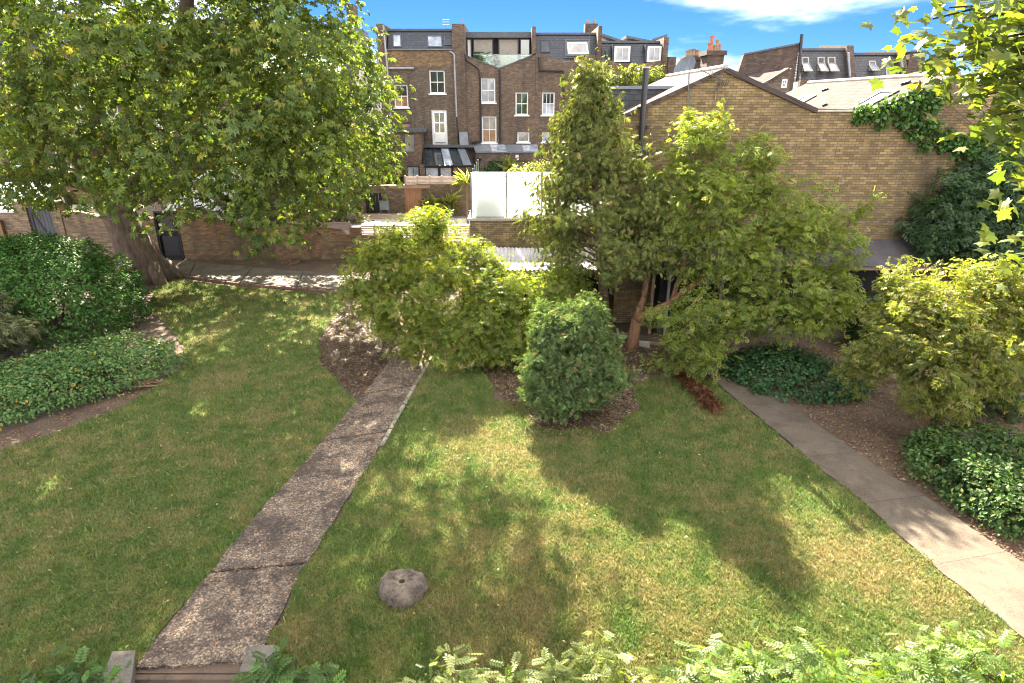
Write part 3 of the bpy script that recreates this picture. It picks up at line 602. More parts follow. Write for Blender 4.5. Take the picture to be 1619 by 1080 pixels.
fence('slat_fence', 'pinkish slat fence along the top of the brown yard wall', (X_(640, 285, YY), X_(737, 285, YY)), YY + .1, Z_(690, 292, YY), Z_(690, 279, YY), 6, M['slat'], 5)
bx = thing('storage_box', 'grey metal storage box on a stand by the black yard door', 'box', (X_(610, 330, 35), 35, .95))
x0, x1 = X_(600, 325, 35), X_(614, 325, 35); z0, z1 = Z_(607, 332, 35), Z_(607, 320, 35)
MB().box(x0, x1, 35, 35.5, z0, z1).build('body', M['zinc'], bx); MB().box(x0 - .03, x1 + .03, 34.97, 35.53, z1, z1 + .06).build('lid', M['steel'], bx)
for x in (x0, x1 - .06):
    for y in (35.02, 35.42): MB().box(x, x + .06, y, y + .06, .95, z0).build('leg', M['steel'], bx)

# ================================================================== TERRACE HOUSES
def rect(px0, px1, py0, py1, Y):
    xm, ym = (px0 + px1) / 2, (py0 + py1) / 2
    return (X_(px0, ym, Y), X_(px1, ym, Y), Z_(xm, py1, Y), Z_(xm, py0, Y))
def window(house, r, Y, pane='pane', nx=2, nz=2, sill=True, fm='white', bar=.09, rec=.1, label=None, bars=.035):
    x0, x1, z0, z1 = r; b = MB(); c = [(x0, Y + rec, z0), (x1, Y + rec, z0), (x1, Y + rec, z1), (x0, Y + rec, z1)]
    b.frame(c, (0, -1, 0), bar, .08); w = b.build('window', M[fm], house)
    ix0, ix1, iz0, iz1 = x0 + bar, x1 - bar, z0 + bar, z1 - bar
    for i in range(nx):
        for j in range(nz):
            a, d = ix0 + (ix1 - ix0) * i / nx, ix0 + (ix1 - ix0) * (i + 1) / nx; e, f = iz0 + (iz1 - iz0) * j / nz, iz0 + (iz1 - iz0) * (j + 1) / nz
            pm = pane if isinstance(pane, str) else pane[j % len(pane)]
            dy = .02 * ((j * nx + i) % 3) / 3
            MB().hexa([(a, Y + rec + .03 + dy, e), (d, Y + rec + .035 + dy * .4, e), (d, Y + rec + .06 + dy, e), (a, Y + rec + .06 + dy, e)], [(a, Y + rec + .032, f), (d, Y + rec + .03, f), (d, Y + rec + .06, f), (a, Y + rec + .06, f)]).build('pane', M[pm], w)
    for i in range(1, nx): x = ix0 + (ix1 - ix0) * i / nx; MB().box(x - bars / 2, x + bars / 2, Y + rec - .002, Y + rec + .045, iz0, iz1).build('glazing_bar', M[fm], w)
    for j in range(1, nz): z = iz0 + (iz1 - iz0) * j / nz; MB().box(ix0, ix1, Y + rec - .012, Y + rec + .046, z - bars * .8, z + bars * .8).build('meeting_rail', M[fm], w)
    if sill: MB().box(x0 - .1, x1 + .1, Y - .08, Y + rec - .003, z0 - .09, z0 + .005).build('sill', M['white'], w)
    if label: w['label'] = label
    return w
def slope_win(house, px, pt, n, pane='pane', fm='white', bar=.07, th=.08, nx=1, nz=1, lift=.05, name='window'):
    n = Vector(n).normalized(); c = [PP(x, y, Vector(pt) + n * lift, n) for x, y in px]
    b = MB(); inner = b.frame(c, n, bar, th); w = b.build(name, M[fm], house)
    MB().plate([p - n * .03 for p in inner], n, .03).build('pane', M[pane], w)
    for i in range(1, nx):
        a0, a1 = inner[0].lerp(inner[1], i / nx), inner[3].lerp(inner[2], i / nx); MB().tube([a0 - n * .02, a1 - n * .02], [.025] * 2, 4).build('glazing_bar', M[fm], w)
    for i in range(1, nz):
        a0, a1 = inner[0].lerp(inner[3], i / nz), inner[1].lerp(inner[2], i / nz); MB().tube([a0 - n * .02, a1 - n * .02], [.025] * 2, 4).build('glazing_bar', M[fm], w)
    return w
def pipe(parent, pts, Y, r, mat, name='downpipe'):
    MB().tube([P(x, y, Y) for x, y in pts], [r] * len(pts), 6).build(name, M[mat], parent)
YT = 50.0
# house A
hA = thing('terrace_house', 'four storey sooty brick house with white garden door and glass lean-to', 'house', (X_(665, 200, YT), YT, 0))
ax0, ax1 = X_(611, 130, YT), X_(722, 130, YT); topA = Z_(665, 79, YT)
wA = [rect(623, 645, 134, 170, YT), rect(679, 703.5, 111.5, 148, YT), rect(683, 707, 174, 229, YT), rect(624, 650, 194, 203, YT)]
zsplit = Z_(665, 105, YT)
MB().wall(ax0, ax1, 0, zsplit, YT, .35, wA).build('wall', M['house'], hA)
MB().wall(ax0, ax1, zsplit, topA, YT, .35).build('parapet', M['parapet'], hA)
window(hA, wA[0], YT, ('pane_warm', 'pane'), 2, 2, label='white sash window with a facade reflection tinted into its lower panes'); window(hA, wA[1], YT, 'pane', 2, 2)  # warm lower panes paint the reflected facade into the glass colour
window(hA, wA[3], YT, 'pane_warm', 1, 1, False, 'fascia')
x0, x1, z0, z1 = wA[2]; zd = z0 + (z1 - z0) * .34
dA = MB(); dA.frame([(x0, YT + .06, z0), (x1, YT + .06, z0), (x1, YT + .06, z1), (x0, YT + .06, z1)], (0, -1, 0), .17, .1); dA = dA.build('door', M['white'], hA)
MB().box(x0 + .16, x1 - .16, YT + .06, YT + .12, z0 + .1, zd).build('door_panel', M['white'], dA)
for i in range(2):
    for j in range(2):
        a = x0 + .18 + (x1 - x0 - .36) * i / 2; c = zd + .02 + (z1 - .18 - zd) * j / 2; MB().box(a + .015, a + (x1 - x0 - .36) / 2 - .015, YT + .09, YT + .12, c, c + (z1 - .2 - zd) / 2 - .03).build('pane', M['pane_lit'], dA)
mA0, mA1 = YT + .3, YT + 1.1
def mansard(house, px0, px1, ytop, ybot, Y, mat='slate', over=.12):
    x0, x1 = X_(px0, (ytop + ybot) / 2, Y + .6), X_(px1, (ytop + ybot) / 2, Y + .6); zb, zt = Z_((px0 + px1) / 2, ybot, Y + .25), Z_((px0 + px1) / 2, ytop, Y + 1.3)
    MB().prof(x0, x1, [(Y + .25, zb), (Y + 1.3, zt), (Y + 6, zt), (Y + 6, zb)]).build('roof', M[mat], house)
    MB().box(x0 - .03, x1 + .03, Y + 1.2, Y + 6.1, zt, zt + .14).build('roof_edge', M['fascia'], house)
    n = Vector((0, -(zt - zb), 1.05)).normalized()
    return ((x0 + x1) / 2, Y + .25, zb), n
mp_, mn = mansard(hA, 613, 718, 49, 80, YT)
slope_win(hA, [(621, 74), (635, 74), (634, 54), (620.5, 54)], mp_, mn, 'pane_blue', 'fascia'); slope_win(hA, [(676, 74), (700, 74), (698, 56), (675, 56)], mp_, mn, 'pane_blue', 'fascia'); slope_win(hA, [(702, 71), (714, 71), (714, 57), (702, 57)], mp_, mn, 'pane', 'fascia')
MB().box(ax0, ax1, YT - .1, YT + .4, topA, topA + .06).build('coping', M['zinc'], hA)
def party(house, px0, px1, ytop, ybot, Y, d0=.3, d1=4, mat='house'):
    MB().box(X_(px0, (ytop + ybot) / 2, Y), X_(px1, (ytop + ybot) / 2, Y), Y - d0, Y + d1, Z_(px0, ybot, Y), Z_(px0, ytop, Y)).build('party_wall', M[mat], house)
party(hA, 602, 613, 38, 240, YT, .15, 5, 'house2'); party(hA, 718, 737, 38, 270, YT, .12, 5, 'house2')
pipe(hA, [(606, 40), (612, 105), (619, 203)], YT - .3, .07, 'grey_pipe'); pipe(hA, [(711, 81), (718, 86), (722, 185)], YT - .15, .06, 'grey_pipe'); pipe(hA, [(722, 185), (725, 228)], YT - .15, .06, 'pipe'); pipe(hA, [(612, 108), (654, 108)], YT - .12, .07, 'grey_pipe')
Ye = 48.2
e1 = rect(639, 656, 212, 241, Ye); MB().wall(X_(612, 240, Ye), X_(666, 240, Ye), 0, Z_(640, 209, Ye), Ye, YT - Ye - .01, [e1]).build('extension_wall', M['house2'], hA); window(hA, e1, Ye, 'pane_lit', 1, 1, False, 'fascia', .06, .06)
MB().box(X_(610, 208, Ye) - .1, X_(668, 208, Ye) + .15, Ye - .15, YT - .003, Z_(640, 209, Ye), Z_(640, 203, Ye)).build('extension_roof', M['fascia'], hA)
Yc = 46.8
c4 = [P(670, 262, Yc), P(750, 262, Yc), P(737, 232, 49.8), P(668, 232, 49.8)]; nn = (c4[1] - c4[0]).cross(c4[3] - c4[0]).normalized()
cb = MB(); inn = cb.frame(c4, nn, .12, .1); cons = cb.build('lean_to_roof', M['dark_metal'], hA)
for i in range(5):
    a0, a1, b0, b1 = inn[0].lerp(inn[1], i / 5), inn[0].lerp(inn[1], (i + 1) / 5), inn[3].lerp(inn[2], i / 5), inn[3].lerp(inn[2], (i + 1) / 5)
    e = (a1 - a0).normalized() * .03; MB().plate([a0 + e - nn * .03, a1 - e - nn * .03, b1 - e - nn * .03, b0 + e - nn * .03], nn, .02).build('pane', M['zinc' if i == 4 else 'pane' if i != 2 else 'pane_blue'], cons)
    if i: MB().tube([a0, b0], [.035] * 2, 4).build('glazing_bar', M['dark_metal'], cons)
MB().box(X_(668, 234, 49.7), X_(752, 234, 49.7), 49.4, 49.99, Z_(700, 233, 49.6), Z_(700, 229, 49.6)).build('flashing', M['fascia'], hA)
for i, (a, b, pm) in enumerate(((672, 694, 'pane_blue'), (695, 715, 'pane_blue'), (716, 737, 'pane'))): window(hA, rect(a, b, 264, 290, Yc + .1), Yc + .1, pm, 1, 1, False, 'dark_metal', .08, .05)
MB().box(X_(664, 275, Yc), X_(672, 275, Yc), Yc + .05, YT - .01, 0, Z_(668, 262, Yc)).build('pier', M['house2'], hA); MB().box(X_(738, 275, Yc), X_(748, 275, Yc), Yc + .05, YT - .01, 0, Z_(740, 263, Yc)).build('pier', M['house2'], hA)
window(hA, rect(644, 663, 263, 290, Ye - .1), Ye - .1, 'pane_blue', 2, 1, False, 'dark_metal', .06, .03)
# house B
hB = thing('terrace_house', 'brown brick house with V shaped parapet and glazed roof terrace', 'house', (X_(790, 200, YT), YT, 0))
bx0, bx1 = X_(736, 150, YT) + .02, X_(846, 150, YT)
wB = [rect(760, 783, 123.5, 162.5, YT), rect(762, 785, 184, 226, YT), rect(815, 835, 146, 182, YT), rect(818, 837, 209, 225, YT)]
vB = [(bx0, Z_(738, 88, YT)), (X_(789, 109, YT), Z_(789, 109, YT)), (bx1, Z_(845, 86, YT))]
MB().wall(bx0, bx1, 0, vB, YT, .35, wB).build('wall', M['house2'], hB)
for a, b in zip(vB, vB[1:]): MB().hexa([(a[0], YT - .05, a[1]), (b[0], YT - .05, b[1]), (b[0], YT + .4, b[1]), (a[0], YT + .4, a[1])], [(a[0], YT - .05, a[1] + .07), (b[0], YT - .05, b[1] + .07), (b[0], YT + .4, b[1] + .07), (a[0], YT + .4, a[1] + .07)]).build('coping', M['fascia'], hB)
window(hB, wB[0], YT, 'pane_lit', 2, 2); window(hB, wB[1], YT, ('pane_warm', 'pane_lit'), 2, 2); window(hB, wB[2], YT, 'pane_green', 2, 2); window(hB, wB[3], YT, 'pane_lit', 1, 1)
Yg = YT + 1.6
MB().box(X_(736, 55, Yg), X_(846, 55, Yg), Yg - .25, Yg + 5, Z_(790, 60, Yg), Z_(790, 51, Yg)).build('roof', M['fascia'], hB)
MB().box(X_(736, 80, Yg), X_(846, 80, Yg), Yg + .3, Yg + 5, Z_(790, 110, Yg) - .5, Z_(790, 60, Yg)).build('loft_wall', M['dark_in'], hB)
for a, b, pm in ((738, 746, 'white'), (748, 780, 'pane_blue'), (788, 820, 'blind'), (822, 838, 'pane_green')):
    r = rect(a, b, 61, 104, Yg); f_ = MB(); f_.frame([(r[0], Yg, r[2]), (r[1], Yg, r[2]), (r[1], Yg, r[3]), (r[0], Yg, r[3])], (0, -1, 0), .08, .1); w = f_.build('glazed_door', M['dark_metal'], hB)
    zm = r[2] + (r[3] - r[2]) * .52
    if pm in ('blind', 'pane_green', 'white'): MB().box(r[0] + .08, r[1] - .08, Yg + .05, Yg + .08, r[2], r[3] - .08).build('pane', M[pm], w)
    else:
        MB().box(r[0] + .08, r[1] - .08, Yg + .05, Yg + .08, zm, r[3] - .08).build('pane', M['blind'], w); MB().box(r[0] + .08, r[1] - .08, Yg + .05, Yg + .08, r[2], zm).build('pane', M['pane_green'], w)
bl = MB().box(X_(746, 90, YT) + .1, X_(843, 90, YT), YT + .5, YT + .53, Z_(790, 108, YT), Z_(790, 85.5, YT)).build('glass_balustrade', M['clear'], hB)
MB().box(X_(746, 90, YT) + .1, X_(843, 90, YT), YT + .49, YT + .54, Z_(790, 86, YT), Z_(790, 85, YT)).build('handrail', M['steel'], bl)
party(hB, 841, 847, 42, 95, YT, .05, 5, 'house2')
for pts in ([(735, 86), (738, 95), (756, 108), (759, 120), (760, 222), (746, 226)], [(790, 110), (791, 226)]): pipe(hB, pts, YT - .12, .08, 'pipe')
pipe(hB, [(758, 254), (759, 275)], 46, .05, 'pipe', 'vent_pipe'); MB().tube([P(758, 254, 46), P(758, 250, 46), P(758, 247, 46)], [.12, .2, .06], 8).build('vent_cowl', M['pipe'], hB)
Yb = 47.5
l4 = [P(752, 240, Yb), P(852, 240, Yb), P(850, 229, 49.9), P(748, 229, 49.9)]; nn = (l4[1] - l4[0]).cross(l4[3] - l4[0]).normalized()
lr = MB().plate(l4, nn, .1).build('lean_to_roof', M['zinc'], hB)
for i in range(4):
    a0, a1, b0, b1 = l4[0].lerp(l4[1], i / 4), l4[0].lerp(l4[1], (i + 1) / 4), l4[3].lerp(l4[2], i / 4), l4[3].lerp(l4[2], (i + 1) / 4); e = (a1 - a0).normalized() * .05
    MB().plate([a0 + e + nn * .02, a1 - e + nn * .02, b1 - e + nn * .02, b0 + e + nn * .02], nn, .018).build('pane', M['pane_blue' if i % 2 else 'zinc'], lr)
ex = rect(772, 852, 254, 275, Yb + .1); MB().wall(X_(752, 255, Yb), X_(855, 255, Yb), 0, Z_(800, 241, Yb), Yb + .1, .3, [ex]).build('extension_wall', M['house2'], hB); window(hB, ex, Yb + .1, 'pane_green', 4, 1, False, 'dark_metal', .07, .08)
MB().box(X_(815, 250, Yb), X_(820, 250, Yb), Yb - .1, Yb + .1, Z_(817, 253, Yb), Z_(817, 245, Yb)).build('wall_lamp', M['white'], hB)
MB().plate([P(727, 229, 49.5), P(741, 229, 49.5), P(739, 209, 49.8), P(726, 209, 49.8)], (0, -1, 0), .06).build('sheet_panel', M['zinc'], hB)
# house C
hC = thing('terrace_house', 'brown brick house with slate mansard and open white rooflight', 'house', (X_(895, 200, YT), YT, 0))
cx0, cx1 = bx1 + .01, X_(948, 150, YT)
wC = [rect(857, 877, 146, 182, YT), rect(857, 871, 209, 225, YT)]
vC = [(cx0, Z_(848, 82, YT)), (X_(893, 99, YT), Z_(893, 99, YT)), (cx1, Z_(946, 83, YT))]
MB().wall(cx0, cx1, 0, vC, YT + .02, .35, wC).build('wall', M['house2'], hC); window(hC, wC[0], YT + .02, ('pane_blue', 'pane'), 3, 2); window(hC, wC[1], YT + .02, 'pane_blue', 1, 1)
mp_, mn = mansard(hC, 847, 945, 55, 96, YT)
slope_win(hC, [(855, 83), (870, 83), (869, 63), (854, 63)], mp_, mn, 'pane', 'dark_metal'); slope_win(hC, [(893, 92), (934, 92), (933, 62), (893, 62)], mp_, mn, 'pane', 'fascia', .1, .12)
slope_win(hC, [(898, 85), (931, 85), (928, 66.5), (896.5, 67)], Vector(mp_) + Vector((0, -.35, 0)), Vector((0, -1, .15)), 'pane_lit', 'white', .1, .05)
party(hC, 945, 951, 41, 95, YT, .05, 5, 'house2'); pipe(hC, [(852, 90), (853, 112), (890, 113), (891, 150), (892, 200)], YT - .1, .08, 'pipe')
ck = P(934, 45, YT + 6); MB().box(ck.x - .5, ck.x + .5, YT + 5.5, YT + 6.6, ck.z - 1.5, ck.z + .3).build('chimney', M['stack'], hC)
for i in (-.25, .25): MB().tube([ck + Vector((i, 0, .3)), ck + Vector((i, 0, .62))], [.14, .12], 8).build('chimney_pot', M['clay'], hC)
# house D
hD = thing('terrace_house', 'brown brick house with two white sash dormers in a slate mansard', 'house', (X_(1005, 200, YT), YT, 0))
ddx0, ddx1 = cx1 + .01, X_(1066, 130, YT)
vD = [(ddx0, Z_(952, 92, YT)), (X_(975, 99, YT), Z_(975, 99, YT)), (X_(1010, 101, YT), Z_(1010, 101, YT)), (X_(1050, 95, YT), Z_(1050, 95, YT)), (ddx1, Z_(1065, 90, YT))]
MB().wall(ddx0, ddx1, 0, vD, YT + .04, .35).build('wall', M['parapet'], hD)
mp_, mn = mansard(hD, 952, 1056, 68, 101, YT + .1)
for a, b in ((971, 996), (1023, 1045)):
    r = rect(a, b, 73, 98, YT + .35); MB().box(r[0] - .15, r[1] + .15, YT + .36, YT + 1.6, r[2], r[3] + .12).build('dormer', M['slate'], hD); window(hD, r, YT + .22, 'pane_lit', 2, 1, False, bar=.14, rec=.05)
for pts in ([(952, 57), (985, 68)], [(990, 60), (1030, 68)], [(1030, 66), (1055, 58)]):
    a, b = P(*pts[0], YT + 3), P(*pts[1], YT + 3); MB().hexa([a, b, b + Vector((0, 3, 0)), a + Vector((0, 3, 0))], [a + Vector((0, 0, .18)), b + Vector((0, 0, .18)), b + Vector((0, 3, .18)), a + Vector((0, 3, .18))]).build('roof_ridge', M['fascia'], hD)
party(hD, 1048, 1056, 59, 105, YT, .05, 5, 'house2'); party(hD, 1054, 1066, 90, 150, YT, .2, 4, 'stack'); pipe(hD, [(957, 80), (959, 95), (966, 108)], YT - .1, .08, 'pipe')
for hs_, px, py in ((hA, 705, 30), (hA, 731, 27)): MB().tube([P(px, 50, YT + 2), P(px, py, YT + 2)], [.025, .02], 5).build('aerial_mast', M['steel'], hs_)
for i in range(3): a = P(705, 31 + i * 4, YT + 2); MB().tube([a - Vector((.25, 0, 0)), a + Vector((.25, 0, 0))], [.015] * 2, 4).build('aerial_rod', M['steel'], hA)
# terrace going on to the left, glimpsed through the chestnut crown
for i, (lb, mt_) in enumerate((('dark brick terrace house with pale chimney glimpsed through the chestnut leaves', 'house'), ('brown brick terrace house seen through gaps above the black garden door', 'house2'), ('sooty terrace house hidden behind the chestnut trunk fork', 'house'), ('far brown terrace house behind the corrugated blue roof', 'house2'))):
    x1 = -12.6 - i * 8.7; x0 = x1 - 8.6; Yt = 53.; t = thing('terrace_house', lb, 'house', (x0, Yt, 0)); ops = [(x0 + a, x0 + a + 1.1, z, z + 1.8) for a in (1.4, 3.8, 6.2) for z in (2., 5.2, 8.2)]
    MB().wall(x0, x1, 0, 10.6 + .2 * (i % 2), Yt, .4, ops).build('wall', M[mt_], t); MB().prof(x0, x1, [(Yt + .3, 10.5), (Yt + 1.6, 12.6), (Yt + 8, 12.6), (Yt + 8, 10.5)]).build('roof', M['slate'], t)
    for r_ in ops: window(t, r_, Yt, 'pane_lit' if r_[2] > 5 else 'pane', 2, 2)
    MB().box(x1 - .6, x1 - .02, Yt + 3, Yt + 4.6, 12.5, 14.2).build('chimney', M['stack'], t)
# pale block far left, between chestnut and house A
fb_ = thing('far_building', 'pale distant block between the chestnut crown and the terrace', 'building', (X_(590, 150, 75), 75, 0))
MB().box(X_(480, 150, 75), X_(640, 150, 75), 75, 80, 0, Z_(600, 102, 75)).build('wall', M['render'], fb_); MB().box(X_(480, 150, 75), X_(640, 150, 75), 75.8, 80, Z_(600, 102, 75), Z_(600, 90, 75)).build('attic', M['zinc'], fb_)
for k in range(5):
    r = rect(586 + k * 6, 590 + k * 6, 94, 99, 75.7); MB().box(r[0], r[1], 75.74, 75.8, r[2], r[3]).build('window', M['white'], fb_)
for k in range(6):
    r = rect(574 + k * 7, 578 + k * 7, 120, 132, 75); MB().box(r[0], r[1], 74.95, 75.0 - .003, r[2], r[3]).build('window', M['pane'], fb_)

# ================================================================== YELLOW BRICK GABLE BUILDING
YG = 20.0
gb = thing('brick_building', 'yellow stock brick building with twin gables and pale slate roofs', 'building', (X_(1290, 300, YG), YG, 0))
gp_ = [(988, 183), (1145, 111), (1290, 177), (1390, 177), (1512, 121), (1600, 152), (1760, 200)]
gt = [(X_(x, y, YG), Z_(x, y, YG)) for x, y in gp_]
MB().wall(gt[0][0], gt[-1][0], -.1, gt, YG, .34).build('gable_wall', M['gable'], gb)
MB().box(gt[0][0], gt[0][0] + .3, YG + .34, YG + 12, 0, gt[0][1] - .12).build('side_wall', M['gable'], gb)
def roof_plane(a, b, L, mat, name, th=.1, over=.08, lift=.06, Lb=None):
    (xa, za), (xb, zb) = a, b; n = Vector((-(zb - za), 0, xb - xa)).normalized(); o = n * lift; y0 = YG - over; Lb = Lb or L
    pts = [Vector((xa, y0, za)) + o, Vector((xb, y0, zb)) + o, Vector((xb, YG + Lb, zb)) + o, Vector((xa, YG + L, za)) + o]
    return MB().plate(pts, n, th).build(name, M[mat], gb), n, pts
roof_plane(gt[0], gt[1], 7.5, 'pale_slate', 'roof'); roof_plane(gt[1], gt[2], 7.5, 'pale_slate', 'roof')
r2, n2, p2 = roof_plane(gt[3], gt[4], 10, 'pale_slate', 'roof', over=.02, Lb=10); roof_plane(gt[4], gt[5], 10, 'pale_slate', 'roof', over=.02)
MB().box(gt[2][0], gt[3][0], YG + .34, YG + 10, gt[2][1] - .4, gt[2][1] - .25).build('valley_gutter', M['fascia'], gb)
MB().box(gt[2][0] - .02, gt[3][0] + .02, YG - .03, YG + .36, gt[2][1], gt[2][1] + .05).build('coping', M['stone_cap'], gb)
# ridge tiles as separate pieces
for (x, z), L in ((gt[1], 7.5), (gt[4], 10)):
    k = int(L / .45)
    for i in range(k): MB().tube([(x, YG - .06 + i * .45, z + .06), (x, YG - .06 + i * .45 + .44, z + .06)], [.1, .1], 6).build('ridge_tile', M['stone_cap'], gb)
# copings up the rakes
for a, b in ((gt[1], gt[2]), (gt[3], gt[4])):
    d = Vector((b[0] - a[0], 0, b[1] - a[1])); u = Vector((-d.z, 0, d.x)).normalized()
    A, B = Vector((a[0], 0, a[1])) + u * .062, Vector((b[0], 0, b[1])) + u * .062
    MB().hexa([A + Vector((0, YG - .05, 0)), B + Vector((0, YG - .05, 0)), B + Vector((0, YG + .1, 0)), A + Vector((0, YG + .1, 0))], [A + u * .04 + Vector((0, YG - .05, 0)), B + u * .04 + Vector((0, YG - .05, 0)), B + u * .04 + Vector((0, YG + .1, 0)), A + u * .04 + Vector((0, YG + .1, 0))]).build('verge', M['dark_metal'], gb)
for px in ([(1342, 171), (1366, 171), (1422, 142), (1394, 142)], [(1252, 163), (1263, 165), (1291, 150), (1273, 150)]):
    slope_win(gb, px, p2[0], n2, 'pane_blue', 'dark_metal', .16, .16, name='skylight')
for px in ([(1300, 167), (1308, 164)], [(1300, 143), (1309, 140)], [(1425, 133), (1439, 129)]):
    a, b = PP(*px[0], p2[0] + n2 * .04, n2), PP(*px[1], p2[0] + n2 * .04, n2); MB().tube([a, b], [.06, .06], 6).build('vent_tile', M['dark_metal'], gb)
# dark dormer on the left slope
nd = Vector((0, -1, 0)); Yd = YG + 1.6
MB().wall(X_(930, 150, Yd), X_(1052, 150, Yd), Z_(1000, 190, Yd), [(X_(930, 150, Yd), Z_(980, 140, Yd)), (X_(1052, 150, Yd), Z_(1070, 137, Yd))], Yd, 3.5).build('dormer', M['slate'], gb)
MB().box(X_(928, 140, Yd), X_(1076, 140, Yd), Yd - .1, Yd + 3.6, Z_(980, 141, Yd), Z_(980, 136, Yd)).build('dormer_roof', M['zinc'], gb)
# flue, aerials
fl = thing('flue_pipe', 'tall black flue pipe with a pale cap against the yellow gable', 'pipe', P(1014, 250, YG - .2))
fl.location.z = Z_(1012, 262, YG - .2)
MB().tube([P(1011.5, 262, YG - .2), P(1015, 205, YG - .2), P(1018.5, 150, YG - .2), P(1022, 108, YG - .2)], [.085] * 4, 10).build('pipe', M['pipe'], fl); MB().tube([P(1022, 108, YG - .2), P(1022.2, 105.5, YG - .2)], [.13, .1], 10).build('cap', M['stone_cap'], fl)
MB().tube([P(1012, 255, YG - .1), P(1014, 178, YG - .1)], [.045] * 2, 6).build('side_pipe', M['pipe'], fl)
for y in (170, 200, 235): MB().box(P(1017, y, YG).x - .2, P(1017, y, YG).x + .16, YG - .22, YG - .002, P(1017, y, YG).z, P(1017, y, YG).z + .03).build('bracket', M['pipe'], fl)
def aerial(label, mast, rods, loc):
    t = thing('tv_aerial', label, 'aerial', loc); MB().tube([Vector(p) for p in mast], [.02] * len(mast), 5).build('mast', M['steel'], t)
    for a, b, r in rods: MB().tube([a, b], [r, r], 4).build('rod', M['steel'], t)
    return t
Ya = YG - .15
rods = [(P(1103, 108, Ya), P(1143, 128, Ya), .012)]
for i in range(7):
    c = P(1125 + i * 3, 118.5 + i * 1.5, Ya); rods.append((c + Vector((-.05, 0, .13)), c + Vector((.05, 0, -.13)), .008))
aerial('slim tv aerial with a long boom on the tall gable mast', [P(1090, 90, Ya), P(1088, 170, Ya)], rods, P(1088, 170, Ya))
aerial('bracketed tv aerial with a bent arm below the gable peak', [P(1131, 160, Ya), P(1131, 146, Ya), P(1141, 134, Ya)], [(P(1141, 134, Ya) + Vector((-.15 + .06 * i, -.15, .12)), P(1141, 134, Ya) + Vector((-.1 + .06 * i, .15, -.05)), .008) for i in range(6)], P(1131, 160, Ya))
Yv = YG - .2
aerial('crossed metal aerial among the ivy on the yellow brick wall', [P(1521, 141, Yv), P(1518, 156, Yv)], [(P(1520, 152, Yv), P(1556, 184, Yv), .015), (P(1561, 158, Yv), P(1540, 208, Yv), .015), (P(1556, 184, Yv), P(1556, 184, YG), .015), (P(1518, 152, Yv), P(1518, 152, YG), .015)], P(1518, 156, Yv))
dc = thing('satellite_dish', 'grey satellite dish beside the chimney stacks', 'dish', P(1080, 112, 30))
b = MB(); c0 = P(1082, 106, 30); dn = Vector((-.7, -.5, .5)).normalized(); xx = dn.cross(Vector((0, 0, 1))).normalized(); yy = dn.cross(xx)
rings = [[c0 - dn * (.16 - .16 * (k / 4) ** 2) + xx * math.cos(a * math.pi / 8) * .55 * k / 4 + yy * math.sin(a * math.pi / 8) * .55 * k / 4 for a in range(16)] for k in range(1, 5)]
b.v = [tuple(v) for r_ in rings for v in r_]; b.f = [tuple(range(16))] + [(k * 16 + a, k * 16 + (a + 1) % 16, k * 16 + 16 + (a + 1) % 16, k * 16 + 16 + a) for k in range(3) for a in range(16)]
b.build('reflector', M['zinc'], dc); MB().tube([c0 - dn * .2, c0 + Vector((.1, .3, -1.2))], [.04] * 2, 6).build('mast', M['steel'], dc)
# ---------------------------------------------------------------- chimneys and far mansards on the right
def stack(label, x0, x1, yt, yb, Y, pots, steps=True):
    t = thing('chimney_stack', label, 'chimney', (X_((x0 + x1) / 2, yb, Y), Y, 0)); a, c = X_(x0, yt, Y), X_(x1, yt, Y); z = Z_(x0, yt, Y)
    MB().box(a, c, Y, Y + 1.2, 0, z - .2).build('brickwork', M['stack'], t); MB().box(a - .1, c + .1, Y - .1, Y + 1.3, z - .2, z).build('cap', M['stack'], t)
    for px, py, m, r in pots: MB().tube([(X_(px, py, Y), Y + .5, z), (X_(px, py, Y), Y + .5, Z_(px, py, Y) - .1), (X_(px, py, Y), Y + .5, Z_(px, py, Y))], [r, r * .85, r * 1.1], 10).build('chimney_pot', M[m], t)
stack('wide low chimney stack with a row of buff pots', 1088, 1110, 88, 110, 36, [(1091, 79, 'clay', .1), (1096, 77, 'clay', .12), (1101, 76, 'clay', .12), (1107, 78, 'clay', .11)])
stack('dark chimney stack with one tall red pot among buff pots', 1120, 1146, 80, 110, 34, [(1127, 67, 'terracotta', .1), (1131.5, 55.5, 'terracotta', .11), (1136, 70, 'clay', .11), (1140, 62, 'clay', .1), (1144, 69, 'clay', .1)])
YE = 44
hE = thing('terrace_house', 'brick gable house beyond with rusty brown end wall and iron post', 'house', (X_(1220, 130, YE), YE, 0))
ge = [(X_(1168, 112, YE), Z_(1168, 112, YE)), (X_(1176, 87, YE), Z_(1176, 87, YE)), (X_(1264, 70, YE), Z_(1264, 70, YE))]
MB().wall(ge[0][0], ge[-1][0], 0, ge, YE, .4).build('end_wall', M['stack'], hE); a, c = ge[1], ge[2]
MB().hexa([(a[0], YE - .08, a[1]), (c[0], YE - .08, c[1]), (c[0], YE + .5, c[1]), (a[0], YE + .5, a[1])], [(a[0], YE - .08, a[1] + .1), (c[0], YE - .08, c[1] + .1), (c[0], YE + .5, c[1] + .1), (a[0], YE + .5, a[1] + .1)]).build('coping', M['fascia'], hE)
pipe(hE, [(1268, 54), (1266, 75), (1261, 128)], YE - .15, .1, 'pipe')
MB().wall(X_(1200, 140, YE - 4), X_(1247, 140, YE - 4), 0, [(X_(1200, 140, YE - 4), Z_(1205, 134, YE - 4)), (X_(1247, 140, YE - 4), Z_(1247, 108, YE - 4))], YE - 4, .3, [rect(1236, 1245, 125, 139, YE - 4)]).build('rear_wall', M['house'], hE)
